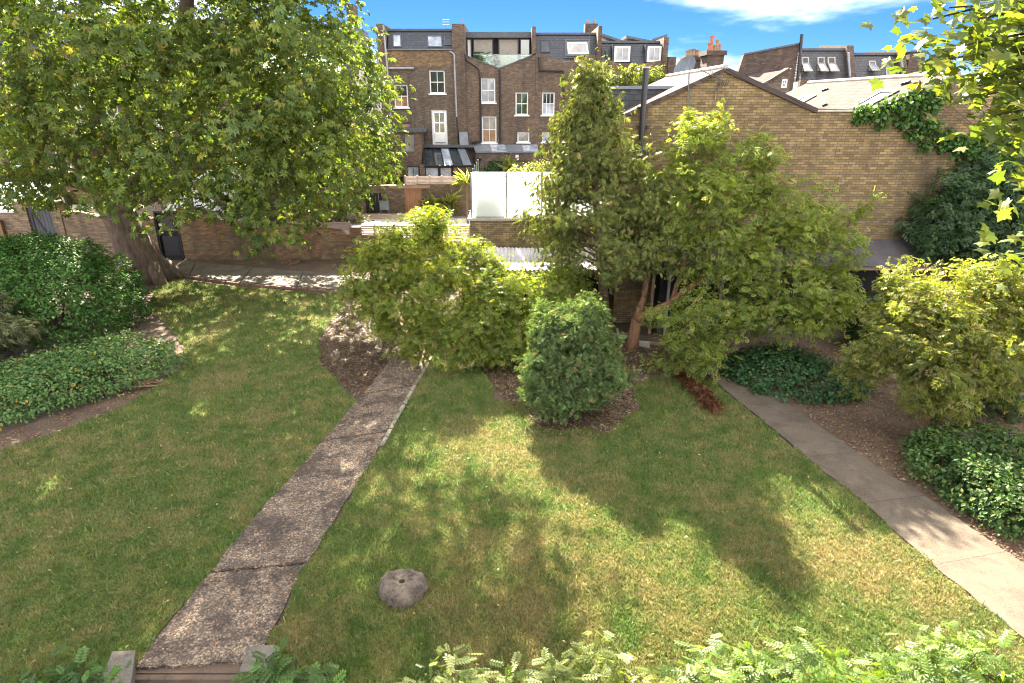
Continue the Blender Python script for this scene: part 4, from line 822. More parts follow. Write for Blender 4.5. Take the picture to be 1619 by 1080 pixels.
window(hE, rect(1236, 1245, 125, 139, YE - 4), YE - 4, 'pane', 2, 2, False, bar=.09, rec=.03)
q4 = [P(1204, 134, YE - 4.1), P(1248, 107, YE - 4.1), P(1236, 108, YE - .2), P(1178, 117, YE - .2)]; qn = (q4[1] - q4[0]).cross(q4[2] - q4[0]).normalized(); qn = qn if qn.z > 0 else -qn
MB().plate(q4, qn, .12).build('roof', M['pale_slate'], hE)
MB().tube([PP(1193, 123, q4[0] + qn * .05, qn), PP(1202, 118, q4[0] + qn * .05, qn)], [.12, .12], 5).build('vent_tile', M['dark_metal'], hE)
def far_mansard(label, x0, x1, yt, yb, wins, wt):
    t = thing('terrace_house', label, 'house', (X_((x0 + x1) / 2, 120, YE), YE, 0))
    MB().box(X_(x0, 130, YE) + .02, X_(x1, 130, YE), YE + .1, YE + .5, 0, Z_((x0 + x1) / 2, yb, YE)).build('wall', M['house2'], t)
    p, n = mansard(t, x0, x1, yt, yb, YE, 'slate2')
    for w_, hung in wins:
        slope_win(t, w_, p, n, 'pane', 'stone_cap', .09, .1)
        if hung:
            (ax, ay), (bx_, by), (cx_, cy), (dx_, dy) = w_; o = Vector((0, -.35, 0)); nv = Vector((0, -1, .5)).normalized()
            h = ay - dy; A = PP(ax + 5, ay, Vector(p) + o * 1.6, n); B = PP(bx_ + 6, by, Vector(p) + o * 1.6, n); C = PP(cx_, cy + h * .42, Vector(p) + n * .08, n); D = PP(dx_, dy + h * .42, Vector(p) + n * .08, n)
            nn_ = (B - A).cross(D - A).normalized(); f_ = MB(); inn_ = f_.frame([A, B, C, D], nn_, .07, .05); s_ = f_.build('open_sash', M['stone_cap'], t); MB().plate([x - nn_ * .02 for x in inn_], nn_, .02).build('pane', M['pane_blue'], s_)
    a = X_(x1 - 1, 100, YE); k = wt
    MB().prof(a, a + .45, [(YE - .05, Z_(x1, yb, YE)), (YE + 1.0, Z_(x1, k, YE + 1)), (YE + 5, Z_(x1, k, YE + 5)), (YE + 5, Z_(x1, yb, YE))]).build('party_wall', M['stack'], t)
    pipe(t, [(x1 - 6, yt + 3), (x1 - 3, yb - 2)], YE + .1, .07, 'grey_pipe'); return t
def wq(x0, x1, y0, y1): return [(x0, y1), (x1, y1), (x1 - 1, y0), (x0 - .5, y0)]
far_mansard('house with slate mansard and three tilted open rooflights', 1266, 1347, 80, 126, [(wq(1268, 1280, 90, 112), True), (wq(1293, 1305, 90, 112), True), (wq(1309, 1322, 90, 112), True)], 72)
far_mansard('house with slate mansard, one open rooflight and one wide window', 1353, 1431, 87, 124, [(wq(1374, 1386, 96, 111), True), (wq(1401, 1422, 97, 119), False)], 81)
fe = thing('terrace_house', 'plain brick end house at the far end of the slate mansards', 'house', (X_(1445, 110, YE), YE + .6, 0))
MB().wall(X_(1434, 110, YE + .6), X_(1459, 110, YE + .6), 0, Z_(1445, 82, YE + .6), YE + .6, 3).build('wall', M['stack'], fe); MB().box(X_(1433, 110, YE + .6), X_(1460, 110, YE + .6), YE + .5, YE + 3.7, Z_(1445, 82, YE + .6), Z_(1445, 80, YE + .6)).build('coping', M['fascia'], fe)

# ================================================================== GLASS TERRACE AND LEAN-TO SHEDS
YB = 22.6
tb = thing('terrace_building', 'low yellow brick building carrying the frosted glass terrace', 'building', (X_(790, 360, YB), YB, 0))
tx0, tx1 = X_(743, 350, YB), gt[0][0] - .02; tz = Z_(800, 345, YB)
MB().wall(tx0, tx1, -.1, tz - .08, YB, 5.2).build('wall', M['gable'], tb); MB().box(tx0 - .08, tx1, YB - .08, YB + 5.3, tz - .08, tz).build('coping', M['stone_cap'], tb)
gz = Z_(800, 272.5, YB); pitch_ = X_(800, 310, YB) - X_(744, 310, YB); xs_ = [tx0 + .06 + i * pitch_ for i in range(5)]
bal = thing('glass_screen', 'frosted white glass screen with dark posts round the roof terrace', 'screen', (tx0, YB, tz))
for i in range(4):
    MB().box(xs_[i] + .035, min(xs_[i + 1] - .035, tx1), YB + .1, YB + .115, tz + .04, gz).build('glass_panel', M['frost'], bal)
for x in xs_[:4]:
    p_ = MB().box(x - .02, x + .02, YB + .07, YB + .13, tz, gz - .02).build('post', M['steel'], bal)
    for z in (tz + .22, gz - .15): MB().box(x - .1, x + .1, YB + .085, YB + .13, z, z + .035).build('clamp', M['steel'], p_)
for i in range(4): MB().box(tx0 + .055, tx0 + .067, YB + .16 + i * 1.25, YB + 1.33 + i * 1.25, tz + .04, gz).build('glass_panel', M['clear'], bal); MB().box(tx0 + .04, tx0 + .08, YB + 1.36 + i * 1.25, YB + 1.4 + i * 1.25, tz, gz).build('post', M['steel'], bal)
ch = thing('armchair', 'pale cushioned armchair standing behind the frosted glass', 'armchair', (tx0 + .7, YB + .8, tz))
MB().box(tx0 + .2, tx0 + 1.0, YB + .55, YB + 1.2, tz + .12, tz + .42).build('seat', M['cushion'], ch); MB().box(tx0 + .2, tx0 + 1.0, YB + .4, YB + .56, tz + .12, tz + .88).build('backrest', M['cushion'], ch)
for x in (tx0 + .14, tx0 + .98): MB().box(x, x + .1, YB + .42, YB + 1.2, tz + .12, tz + .62).build('armrest', M['cushion'], ch)
for x in (tx0 + .2, tx0 + .95):
    for y in (YB + .46, YB + 1.12): MB().box(x, x + .05, y, y + .05, tz, tz + .13).build('leg', M['plank'], ch)
for (px, h, lb) in ((815, .62, 'tall slim vase behind the frosted glass'), (826, .66, 'second slim vase behind the frosted glass, beside the small jar'), (823, .2, 'small jar between the slim vases behind the frosted glass')):
    c = Vector((X_(px, 335, YB + .4), YB + .4, tz)); t = MB().tube([c, c + Vector((0, 0, h * .3)), c + Vector((0, 0, h * .8)), c + Vector((0, 0, h))], [.06, .085, .06, .075], 10).build('vase', M['cushion']); tag(t, lb, 'vase')
def open_sheds():  # builds the corrugated shed and the felt roofed store
    ya, za = 18.7, 0; za = Z_(800, 427, ya); yb = 20.9; zb = Z_(800, 392, yb)
    x0, x1 = X_(722, 410, ya), X_(1046, 420, ya)
    sh = thing('lean_to_shed', 'open shed with grey corrugated roof behind the central bushes', 'shed', (x0, ya, 0))
    k = 8
    for i in range(k):
        a, c = x0 + (x1 - x0) * i / k, x0 + (x1 - x0) * (i + 1) / k + .05
        corrugate(a, c, ya, za + .012 * (i % 2), yb, zb + .012 * (i % 2), .13, .022).build('roof_sheet', M['corr'], sh)
    MB().box(x0 + .1, x1, ya + .12, ya + .2, za - .16, za - .04).build('fascia_board', M['plank'], sh); MB().box(x0 + .1, x1 + .1, yb - .12, yb - .02, -.05, zb - .05).build('back_wall', M['dark_in'], sh); MB().box(x0 + .1, x0 + .16, ya + .3, yb - .1, -.05, za - .05).build('side_wall', M['dark_in'], sh)
    for x in (x0 + .3, (x0 + x1) / 2 - .4, x1 - .2): MB().box(x, x + .09, ya + .2, ya + .29, -.05, za - .05).build('post', M['plank'], sh)
    # felt roofed store to the right
    x0, x1 = X_(1052, 400, ya), X_(1512, 400, ya); za = Z_(1400, 421, ya); yb = YG - .01; zb = Z_(1400, 378, yb)
    sf = thing('lean_to_shed', 'open store with dark felt roof along the foot of the yellow wall', 'shed', (x0, ya, 0))
    k = 9
    for i in range(k):
        a, c = x0 + (x1 - x0) * i / k, x0 + (x1 - x0) * (i + 1) / k; dz = random.uniform(0, .02)
        MB().hexa([(a + .004, ya, za - .03), (c - .004, ya, za - .03), (c - .004, yb, zb - .03), (a + .004, yb, zb - .03)], [(a + .004, ya, za + dz), (c - .004, ya, za + dz), (c - .004, yb, zb + dz), (a + .004, yb, zb + dz)]).build('roof_sheet', M['felt'], sf)
    MB().box(x0, x1, ya + .05, ya + .1, za - .14, za - .032).build('fascia_board', M['plank'], sf)
    for i in range(6): x = x0 + .2 + (x1 - x0 - .5) * i / 5; MB().box(x, x + .08, ya + .12, ya + .2, -.05, za - .035).build('post', M['stone_cap'], sf)
    MB().box(x0, x1, yb - .1, yb - .03, -.05, zb - .1).build('back_wall', M['dark_in'], sf); MB().box(x0, x0 + .06, ya + .3, yb - .1, -.05, za - .05).build('side_wall', M['dark_in'], sf)
open_sheds()
# ================================================================== TREES AND SHRUBS
def V(*a): return Vector(a)
GREENS = lambda a, b, c: [a, b, c]
# ---- horse chestnut
b0 = G(238, 442); tr = thing('chestnut_tree', 'huge horse chestnut with a leaning scarred trunk and spreading crown', 'tree', b0)
tm = MB()
fork = P(168, 300, 25.4); top1 = P(292, 40, 24.5); r_ = [1.05, .82, .7, .66, .62, .6]
tpts = [b0 + V(.05, 0, -.2), b0.lerp(fork, .12) + V(0.12, 0, 0), b0.lerp(fork, .35), b0.lerp(fork, .62), b0.lerp(fork, .85), fork]
tm.tube(tpts, r_, 14, wob=.09)
for a in range(6):
    an = a * 1.05 + .3; d = V(math.cos(an), math.sin(an), 0); tm.tube([b0 + d * .55 + V(0, 0, .7), b0 + d * 1.05 + V(0, 0, .15), b0 + d * 1.5 + V(0, 0, -.12)], [.3, .26, .12], 7, wob=.08)
limbs = [(fork, P(60, 268, 23.5), .36, .22), (P(60, 268, 23.5), P(-160, 285, 22), .24, .1), (fork, top1, .5, .26), (fork, P(150, 120, 26), .45, .2), (top1, P(300, -160, 25), .26, .1), (b0.lerp(fork, .8), P(430, 170, 23), .32, .1), (P(300, 215, 24.2), P(520, 120, 22.5), .16, .06), (fork, P(20, 90, 22), .3, .09), (top1, P(420, 10, 23), .18, .06), (b0.lerp(fork, .9), P(260, 240, 20.5), .22, .07), (P(430, 170, 23), P(470, 300, 21), .1, .04), (P(260, 240, 20.5), P(380, 330, 19.8), .09, .04), (P(60, 268, 23.5), P(110, 180, 20), .16, .05)]
for a, b, r0, r1 in limbs: limb(tm, a, b, r0, r1, .08, 7, 9)
sc_ = P(183, 365, 25.0); 
tm.build('trunk', M['bark'], tr, True)
LB = [(525, 60, 23.5, 1.7), (545, 130, 23, 1.9), (560, 190, 22.7, 1.6), (560, 250, 22.6, 1.5), (530, 285, 22, 1.3), (480, 300, 21.5, 1.4), (430, 320, 20.5, 1.4), (400, 350, 20.2, .9), (340, 335, 20.5, 1.0), (380, 290, 20.2, 1.4), (470, 230, 20.6, 1.8), (440, 150, 20.2, 2.0), (460, 60, 21, 2.2), (400, 30, 20.5, 2.), (360, 200, 19.5, 1.9), (300, 270, 20, 1.5), (240, 295, 21.5, .9), (260, 210, 19.5, 2.0), (300, 160, 19.5, 1.6), (190, 260, 19.8, 1.5), (180, 160, 19, 2.2), (120, 240, 19.8, 1.5), (60, 200, 19.2, 2.2), (10, 260, 20, 1.5), (90, 100, 19, 2.3), (0, 90, 19, 2.6), (200, 60, 19.2, 2.3), (120, 10, 19, 2.2), (10, -10, 19.5, 2.4), (250, -10, 20, 2.2), (500, 200, 24, 2), (330, 0, 23, 1.9), (400, 100, 24.5, 2.2), (480, -30, 24, 2.0), (60, 290, 22, 1.1), (120, 60, 23, 2.5), (30, 160, 23, 2.6), (480, 130, 22.5, 1.8)]
lob = lobes_px(LB)
for k in range(46):   # the rest of the crown, above and behind
    u = unit(rng.normal(size=3)); u[2] = abs(u[2]) * .95 + .02
    lob.append((V(-14.8 + u[0] * 7.2, 25.5 + u[1] * 5.6, 9.5 + u[2] * 8.2), float(rng.uniform(1.6, 2.5))))
lob = [l for l in lob if not (l[0].z > 9.5 and l[0].x > -7.6)]
lob += [(V(x, y, z), r) for x, y, z, r in ((-8.5, 29.5, 3.9, 1.2), (-10.5, 30, 3.7, 1.2), (-12.5, 30, 3.7, 1.2), (-14.5, 30.4, 3.8, 1.3), (-16.5, 30.4, 3.9, 1.3), (-7, 29, 4.6, 1.2), (-9.5, 29.3, 5.2, 1.4), (-12, 31, 5.4, 1.5), (-15.5, 31.5, 5.4, 1.6))]  # low back lobes added to block sun from the grey path
lob += [(V(x, y, z), r) for x, y, z, r in ((-10, 28, 6.5, 1.9), (-13, 29.5, 6.2, 2), (-16.5, 30, 6.5, 2.1), (-20, 29, 6.2, 2.1), (-8, 27, 5.8, 1.8), (-11.5, 30.5, 8.2, 2), (-15, 31.5, 8.5, 2.1), (-19, 31, 8.5, 2.1), (-7.5, 28.5, 8.2, 1.9), (-10, 27, 4.8, 1.3), (-13.5, 27.8, 4.6, 1.3), (-17, 28.5, 4.8, 1.4), (-23, 27, 7, 2.3))]  # back lobes added under the crown to shade the far lawn and path
lob += [(V(-24 + 1.35 * k, 28.5 + 1.5 * (k % 2), 9 + 2.2 * (k % 3)), 2.0) for k in range(12)]
lob += [(V(-3.4, 24, 12.1), 1.5), (V(-4.4, 25.2, 12.2), 1.6), (V(-5.8, 23.5, 12), 1.6),  (V(-5, 22, 16), 2.0), (V(-5.5, 26, 17), 2.0), (V(-5.4, 23, 12.9), 2.0), (V(-4.6, 25.2, 13.4), 1.9), (V(-6.6, 22, 14), 2.1), (V(-7, 25, 15), 2.2), (V(-8.5, 23, 12.5), 2.2)]  # unseen lobes above the view, added to shade the middle of the lawn
cc = crown('crown', tr, lob, 58000, T_CHEST, .185, [(.13, .185, .04), (.17, .215, .045), (.095, .145, .04), (.27, .25, .055)], (5, 4, 3, .7), M['dull_leaf'], per=12, clump=.3, shell=.62, up=.8, rnd=.45, droop=.6, zmin=2.2, spray=.08)
# ---- conifer
def conifer(label):
    base = G(962, 524); top = P(931, 104, 18.4); t = thing('cypress_tree', label, 'tree', base); tb_ = MB()
    base_s = base + V(0, .5, 0); mid = P(948, 400, 18.3); tb_.tube([base_s, base_s.lerp(mid, .5), mid, mid.lerp(top, .4), mid.lerp(top, .75), top], [.17, .15, .125, .09, .05, .015], 9, wob=.05)
    prof = [(.0, .05), (.1, .32), (.25, .78), (.42, 1.25), (.58, 1.7), (.75, 2.15), (.9, 2.2), (1.0, 1.8)]
    zt, zb = top.z, 1.9; pos, ax, nr = [], [], []
    for k in range(230):
        f = rng.random() ** .8; z = zt + (zb - zt) * f; Rr = float(np.interp(f, [p[0] for p in prof], [p[1] for p in prof])) * rng.uniform(.7, 1.12)
        an = rng.uniform(0, 2 * math.pi); d = V(math.cos(an), math.sin(an), 0); s = mid.lerp(top, max(0, (z - mid.z) / (top.z - mid.z))) if z > mid.z else mid.lerp(base_s, (mid.z - z) / mid.z)
        if d.x < -.3 and f > .5 and rng.random() < .35: continue
        e = s + d * Rr + V(0, 0, .25 * Rr); tb_.tube([s, s.lerp(e, .5) + V(0, 0, .12), e], [.028, .018, .006], 4, cap=False)
        m = int(26 + 40 * Rr)
        for j in range(m):
            u = rng.uniform(.28, 1.03) ** .7; p = s + d * Rr * u + V(0, 0, .25 * Rr * u + .1 * math.sin(3 * u))
            sp_ = .09 + .14 * u; pos.append(np.array(p) + rng.normal(size=3) * sp_ * [1, 1, .8]); ax.append(np.array(d) * .5 + rng.normal(size=3) * .45 + [0, 0, -.75]); nr.append(np.array(d) * .7 + rng.normal(size=3) * .6 + [0, 0, .35])
    pos, ax, nr = map(np.array, (pos, ax, nr)); n = len(pos)
    tb_.build('trunk', M['twig'], t, True)
    leaf_mesh('foliage', *T_SPRAY, pos, nr, ax, .17 * rng.normal(1, .25, n).clip(.5, 1.6), pick_col(n, [(.19, .215, .06), (.23, .25, .07), (.13, .165, .05), (.27, .21, .1)], (5, 4, 3, .5)), M['needle'], t)
conifer('tall feathery cypress in front of the flue pipe')
# ---- general shrub builder
def shrub(name, label, cat, base, lobes, n, tmpl, size, cols, w, mat, stems=5, sr=.035, bark='twig', group=None, spread=.25, part='foliage', **kw):
    t = thing(name, label, cat, base, group); rk = kw.pop('rough', 0); cc = crown(part, t, roughen(lobes, rk) if rk else lobes, n, tmpl, size, cols, w, mat, **kw); sm = MB()
    pick = rng.choice(len(cc), min(len(cc), stems * 6), replace=False)
    cs = [Vector(cc[i]) for i in pick]
    ends = [Vector(l[0]) for l in lobes]; ends = ends[:stems] if len(ends) >= stems else ends * (stems // len(ends) + 1)
    for e in ends[:stems]: limb(sm, Vector(base) + V(random.uniform(-spread, spread), random.uniform(-spread, spread) * .6, -.1), e, sr, sr * .4, .08, 6, 7)
    for c in cs:
        e = min(ends, key=lambda q_: (q_ - c).length); limb(sm, e, c, sr * .35, .004, .08, 3, 4)
    sm.build('stems', M[bark], t, True); return t
LIME = [(.22, .27, .034), (.27, .29, .045), (.16, .215, .032), (.34, .29, .09), (.12, .17, .034)]; LW = (4, 3, 3, 1.1, 2)
def L(*a): return lobes_px(a)
# central bushes
shrub('elder_bush', 'tall lime green bush beside the woodchip patch, hiding the slat fences', 'bush', G(660, 552),
      L((660, 368, 17.9, .55), (700, 372, 18.1, .5), (640, 410, 17.6, .7), (690, 430, 17.4, .8), (605, 425, 17.4, .7), (585, 470, 17.1, .65), (585, 410, 17.6, .45), (760, 425, 17.8, .5), (735, 400, 18.1, .45), (640, 490, 16.8, .8), (700, 500, 16.6, .75), (665, 535, 16.3, .6), (620, 380, 17.9, .45), (740, 450, 17.5, .6), (610, 510, 16.7, .5), (672, 350, 18, .35)),
      15000, T_PINN, .15, LIME, LW, M['leaf'], stems=8, per=14, clump=.15, shell=.45, zmin=.25, spray=.15, flat=.8, up=.65, rnd=.48, rough=3)
shrub('elder_bush', 'broad darker green bush in front of the corrugated shed roof', 'bush', G(790, 572),
      L((770, 455, 17.1, .6), (820, 462, 17.1, .6), (865, 465, 17.2, .6), (895, 445, 17.6, .45), (905, 490, 17, .5), (780, 500, 16.6, .75), (830, 505, 16.5, .7), (870, 505, 16.6, .55), (740, 520, 16.3, .7), (800, 545, 16, .55), (760, 555, 15.9, .5), (720, 545, 16, .5), (845, 545, 16.1, .4)),
      14000, T_PINN, .145, [(.185, .25, .038), (.225, .275, .046), (.135, .19, .035), (.28, .29, .06), (.33, .28, .09)], (4, 3, 3, 1.5, .8), M['leaf'], stems=8, per=14, clump=.15, shell=.45, zmin=.25, spray=.15, flat=.8, up=.65, rnd=.48, rough=3)
# right tree with red forked trunk
b1 = G(998, 552); tr2 = thing('elder_tree', 'wide light green tree on a forked reddish trunk before the gable', 'tree', b1); m2 = MB()
f1 = P(1006, 505, 17.7)
m2.tube([b1 + V(0, 0, -.1), b1.lerp(f1, .4), f1], [.22, .17, .15], 9, wob=.06)
K = [(f1, P(1018, 470, 17.9), .12, .1), (P(1018, 470, 17.9), P(1040, 390, 18.2), .1, .06), (f1, P(1062, 478, 17.3), .15, .11), (P(1062, 478, 17.3), P(1130, 430, 17), .11, .07), (P(1130, 430, 17), P(1190, 380, 17), .07, .04), (P(1062, 478, 17.3), P(1110, 340, 17.6), .08, .03), (P(1130, 430, 17), P(1280, 440, 16.6), .06, .025), (P(1040, 390, 18.2), P(1100, 260, 18.2), .06, .02), (P(1190, 380, 17), P(1230, 280, 17.6), .04, .02), (P(1190, 380, 17), P(1320, 390, 16.8), .05, .02), (P(1130, 430, 17), P(1160, 520, 15.8), .05, .02), (P(1130, 430, 17), P(1060, 560, 15.4), .05, .015)]
for a, b, r0, r1 in K: limb(m2, a, b, r0, r1, .06, 6, 7)
TL = L((1090, 240, 18.2, .7), (1060, 290, 18.2, .75), (1130, 260, 18, .8), (1180, 270, 17.8, .7), (1120, 320, 17.5, .9), (1060, 350, 17.8, .7), (1180, 340, 17.2, .95), (1240, 320, 17.4, .8), (1220, 390, 16.8, .9), (1290, 360, 17.2, .75), (1310, 410, 16.9, .8), (1330, 370, 17.2, .45), (1150, 400, 16.8, .85), (1090, 410, 17.2, .7), (1260, 450, 16.3, .85), (1330, 455, 16.6, .55), (1190, 470, 16, .75), (1110, 480, 16, .6), (1240, 505, 15.8, .65), (1300, 500, 16, .6), (1100, 530, 15.5, .5), (1150, 520, 15.5, .55), (1060, 560, 15.2, .4), (1110, 565, 15.1, .35), (1050, 500, 16, .35), (1095, 195, 18.3, .3), (1135, 205, 18.2, .3), (1200, 235, 18, .4))
cc = crown('crown', tr2, roughen(TL, 3), 19000, T_PINN, .16, [(.23, .29, .05), (.27, .315, .06), (.175, .235, .045), (.36, .32, .12), (.13, .185, .05)], (4, 3, 3, 1.2, 2), M['leaf'], per=16, clump=.17, shell=.4, zmin=.4, spray=.15, flat=.75, up=.7, rnd=.48)
for e in [P(1088, 180, 18.3), P(1140, 172, 18.2), P(1386, 312, 17), P(1360, 330, 17.1)]:
    near = min(TL, key=lambda l: (l[0] - e).length)[0]; pts = limb(m2, near, e, .02, .006, .05, 6, 5)
    k = 46; tt = rng.random(k); pos = np.array([list(near.lerp(e, .35 + .68 * x)) for x in tt]) + rng.normal(size=(k, 3)) * .09; d = np.array(list((e - near).normalized()))
    leaf_mesh('shoot_leaves', *T_PINN, pos, unit(rng.normal(size=(k, 3)) * .6 + [0, -.3, .8]), d + rng.normal(size=(k, 3)) * .7, np.full(k, .19) * rng.uniform(.7, 1.2, k), pick_col(k, LIME, LW), M['leaf'], tr2)
for i in rng.choice(len(cc), 90, replace=False):
    c = Vector(cc[i]); e = min([k_[1] for k_ in K], key=lambda q_: (q_ - c).length); limb(m2, e, c, .015, .004, .1, 4, 4)
m2.build('trunk', M['red_bark'], tr2, True)
# small blue green conifer
sb = G(908, 686); e0 = V(sb.x, sb.y + 1.0, 0)
shrub('dwarf_cypress', 'rounded blue green dwarf conifer standing alone on the lawn', 'shrub', (sb.x, sb.y + .9, 0),
      [(e0 + V(0, 0, 1.1), (.98, .95, .95)), (e0 + V(-.05, 0, 1.75), (.85, .85, .85)), (e0 + V(.15, .05, 2.15), (.6, .62, .65)), (e0 + V(-.35, -.1, .9), (.75, .8, .7)), (e0 + V(.45, -.05, 1.2), (.65, .75, .8)), (e0 + V(-.5, 0, 1.9), (.4, .4, .5)), (e0 + V(.35, .1, 2.4), (.35, .35, .42))],
      24000, T_SPRAY, .12, [(.145, .215, .078), (.185, .25, .09), (.1, .16, .06), (.32, .23, .12)], (5, 4, 3, .55), M['needle'], stems=5, sr=.05, bark='red_bark', per=20, clump=.085, shell=.85, up=.5, droop=-.7, zmin=.3, spray=.08, rough=2)
# round dark bush
c = P(84, 505, 19.5)
shrub('laurel_bush', 'big rounded dark green bush in front of the chestnut trunk', 'bush', (c.x, c.y, 0), [(V(c.x + .05, c.y, .75), (2.75, 2.6, 2.3)), (V(c.x - .9, c.y, 1.5), (1.9, 2.0, 1.5)), (V(c.x + .8, c.y - .3, 1.1), (1.9, 1.9, 1.4)), (V(c.x - 2.2, c.y + .3, 1.2), (1.6, 1.8, 1.4)), (V(c.x - .2, c.y - .1, 1.55), (1.9, 1.8, 1.35))],
      60000, T_LEAF, .095, [(.065, .155, .03), (.085, .18, .034), (.048, .12, .028), (.12, .185, .04)], (5, 4, 3, .7), M['leaf_gloss'], stems=6, sr=.06, per=18, clump=.11, shell=.93, up=.9, zmin=.15, droop=.1)
# low hedge left
HB = [G(x, y) + V(0, 1.0, .34) for x, y in ((196, 618), (150, 634), (105, 648), (55, 662), (0, 678), (-60, 698), (-130, 722))]
shrub('skimmia_hedge', 'low spreading hedge with orange berries edging the shaded lawn', 'hedge', G(120, 655) + V(0, .8, 0), [(p, (1.0, .95, .5 + .06 * (i % 3))) for i, p in enumerate(HB)] + [(p + V(-.3, 1.0, .12), (1.0, .9, .5)) for p in HB[1:]],
      32000, T_LEAF, .085, [(.105, .2, .06), (.135, .225, .065), (.075, .155, .05), (.48, .29, .04), (.18, .235, .065)], (5, 4, 3, .16, 1), M['leaf_gloss'], stems=10, sr=.03, bark='red_bark', spread=2., per=14, clump=.11, shell=.78, up=.8, zmin=.12, droop=.1)
# pale cut shrub at the left edge
cgl = P(-12, 510, 17)
shrub('juniper', 'pale grey green feathery shrub at the end of the low hedge', 'shrub', (cgl.x - .3, cgl.y, 0), [(P(-25, 480, 17), (.5, .5, .35)), (P(15, 522, 16.6), (.75, .5, .22)), (P(-40, 540, 16.5), (.7, .6, .4))], 2600, T_SPRAY, .2, [(.2, .22, .1), (.25, .26, .13), (.15, .17, .08)], (3, 3, 2), M['needle'], stems=3, per=12, clump=.12, shell=.5)
# ivy mound
ic = G(1262, 607)
iv = [(V(ic.x, ic.y, .1), (1.55, 1.2, .5)), (V(ic.x - .55, ic.y + .5, .12), (1.2, 1.0, .5)), (V(ic.x + .5, ic.y - .35, .05), (1.1, .8, .42)), (V(ic.x - .2, ic.y + 1., .12), (1.2, .8, .45))]
shrub('ivy_mound', 'low mound of dark glossy ivy beside the concrete path', 'ivy', (ic.x, ic.y, 0), iv, 17000, T_WIDE, .075, [(.04, .095, .034), (.055, .12, .042), (.03, .07, .028), (.075, .13, .045)], (5, 4, 3, 1), M['leaf_gloss'], stems=4, sr=.02, per=14, clump=.1, shell=.93, up=1., zmin=.03, droop=.15)
# right multi-stem shrub
rb = G(1478, 692)
shrub('elder_shrub', 'many stemmed yellow green shrub above the low hedge on the bare bed', 'shrub', rb,
      L((1500, 470, 13.2, .7), (1560, 470, 13.2, .7), (1440, 480, 13.5, .6), (1480, 520, 12.8, .75), (1540, 540, 12.5, .8), (1420, 540, 13, .6), (1600, 500, 12.9, .8), (1390, 560, 13.1, .5), (1460, 585, 12.3, .6), (1590, 580, 12.2, .75), (1520, 600, 12, .6), (1360, 590, 13.2, .35), (1640, 540, 12.6, .8), (1430, 440, 13.9, .35), (1560, 440, 13.6, .4), (1395, 510, 13.6, .4), (1500, 630, 11.9, .35), (1450, 630, 12.1, .3)),
      19000, T_PINN, .135, [(.225, .245, .05), (.26, .265, .065), (.17, .205, .045), (.34, .29, .11), (.125, .165, .045)], (4, 3, 3, 1.4, 1.5), M['leaf'], stems=9, sr=.055, bark='red_bark', per=14, clump=.14, shell=.45, zmin=.5, spread=.22, spray=.15, flat=.8, up=.6, rnd=.5, rough=3)
# right low hedge
HR = [G(x, y) + V(0, .3, .3) for x, y in ((1490, 745), (1540, 775), (1590, 805), (1640, 840), (1540, 730), (1600, 750), (1650, 790), (1500, 775), (1560, 815), (1620, 850), (1690, 870))]
shrub('laurel_hedge', 'low glossy green hedge bordering the concrete path', 'hedge', G(1580, 790), [(p, (.55, .5, .42 + .05 * (i % 3))) for i, p in enumerate(HR)], 18000, T_LEAF, .085, [(.055, .115, .03), (.085, .14, .035), (.04, .085, .025), (.14, .17, .04)], (4, 4, 3, 1), M['leaf_gloss'], stems=8, sr=.02, spread=.9, per=14, clump=.1, shell=.72, up=.75, zmin=.06, droop=.05)
# dark understory shrubs beside the store
for px, py, Y, lb in ((1400, 500, 17.6, 'dark leafy shrub by the post of the felt roofed store'), (1555, 640, 13.6, 'shaded bushy shrub behind the low glossy hedge')):
    c = P(px, py, Y); shrub('understory_shrub', lb, 'shrub', (c.x, c.y, 0), [(c, .75), (c + V(.5, .2, -.3), .6), (c + V(-.4, .1, -.35), .6)], 2600, T_PINN, .17, [(.06, .1, .035), (.08, .12, .045), (.045, .075, .03)], (4, 3, 3), M['leaf'], stems=4, per=12, clump=.16, shell=.45)
# wall shrub and ivy on the yellow wall
wc = [(1530, 330, 19.2, .95), (1480, 350, 19.3, .7), (1580, 310, 19.2, 1.0), (1500, 300, 19.6, .6), (1560, 280, 19.6, .7), (1620, 290, 19.2, 1.1), (1545, 375, 18.8, .8), (1490, 385, 18.9, .55), (1600, 360, 18.8, 1.0), (1660, 330, 19, 1.1), (1545, 415, 18.4, .6), (1600, 420, 18.2, .7), (1460, 360, 19.6, .35), (1650, 400, 18.4, .9)]
w0 = P(1570, 400, 18.8)
shrub('wall_shrub', 'dense dark bluish green shrub climbing the foot of the yellow wall', 'shrub', (w0.x, w0.y, 0), L(*wc), 9500, T_PINN, .25, [(.085, .155, .075), (.115, .18, .09), (.06, .115, .055), (.14, .19, .06)], (5, 4, 3, 1), M['leaf'], stems=9, sr=.05, per=10, clump=.22, shell=.55, zmin=.2)
ivy = [(1370, 176), (1385, 176), (1400, 176), (1412, 166), (1425, 158), (1405, 182), (1430, 172), (1448, 152), (1440, 168), (1428, 190), (1450, 188), (1462, 172), (1445, 205), (1465, 205), (1480, 215), (1475, 195), (1500, 215), (1515, 225), (1495, 232), (1530, 235), (1545, 245), (1470, 228), (1520, 242), (1480, 150), (1472, 162), (1560, 215), (1575, 205), (1590, 225), (1600, 190), (1565, 235), (1585, 245), (1610, 235), (1615, 205), (1470, 142), (1540, 222), (1360, 186), (1395, 190)]
iz = P(1560, 380, YG - .1); it = thing('wall_ivy', 'green ivy trailing along the gable verge and down the yellow wall', 'ivy', (iz.x, YG - .1, 0))
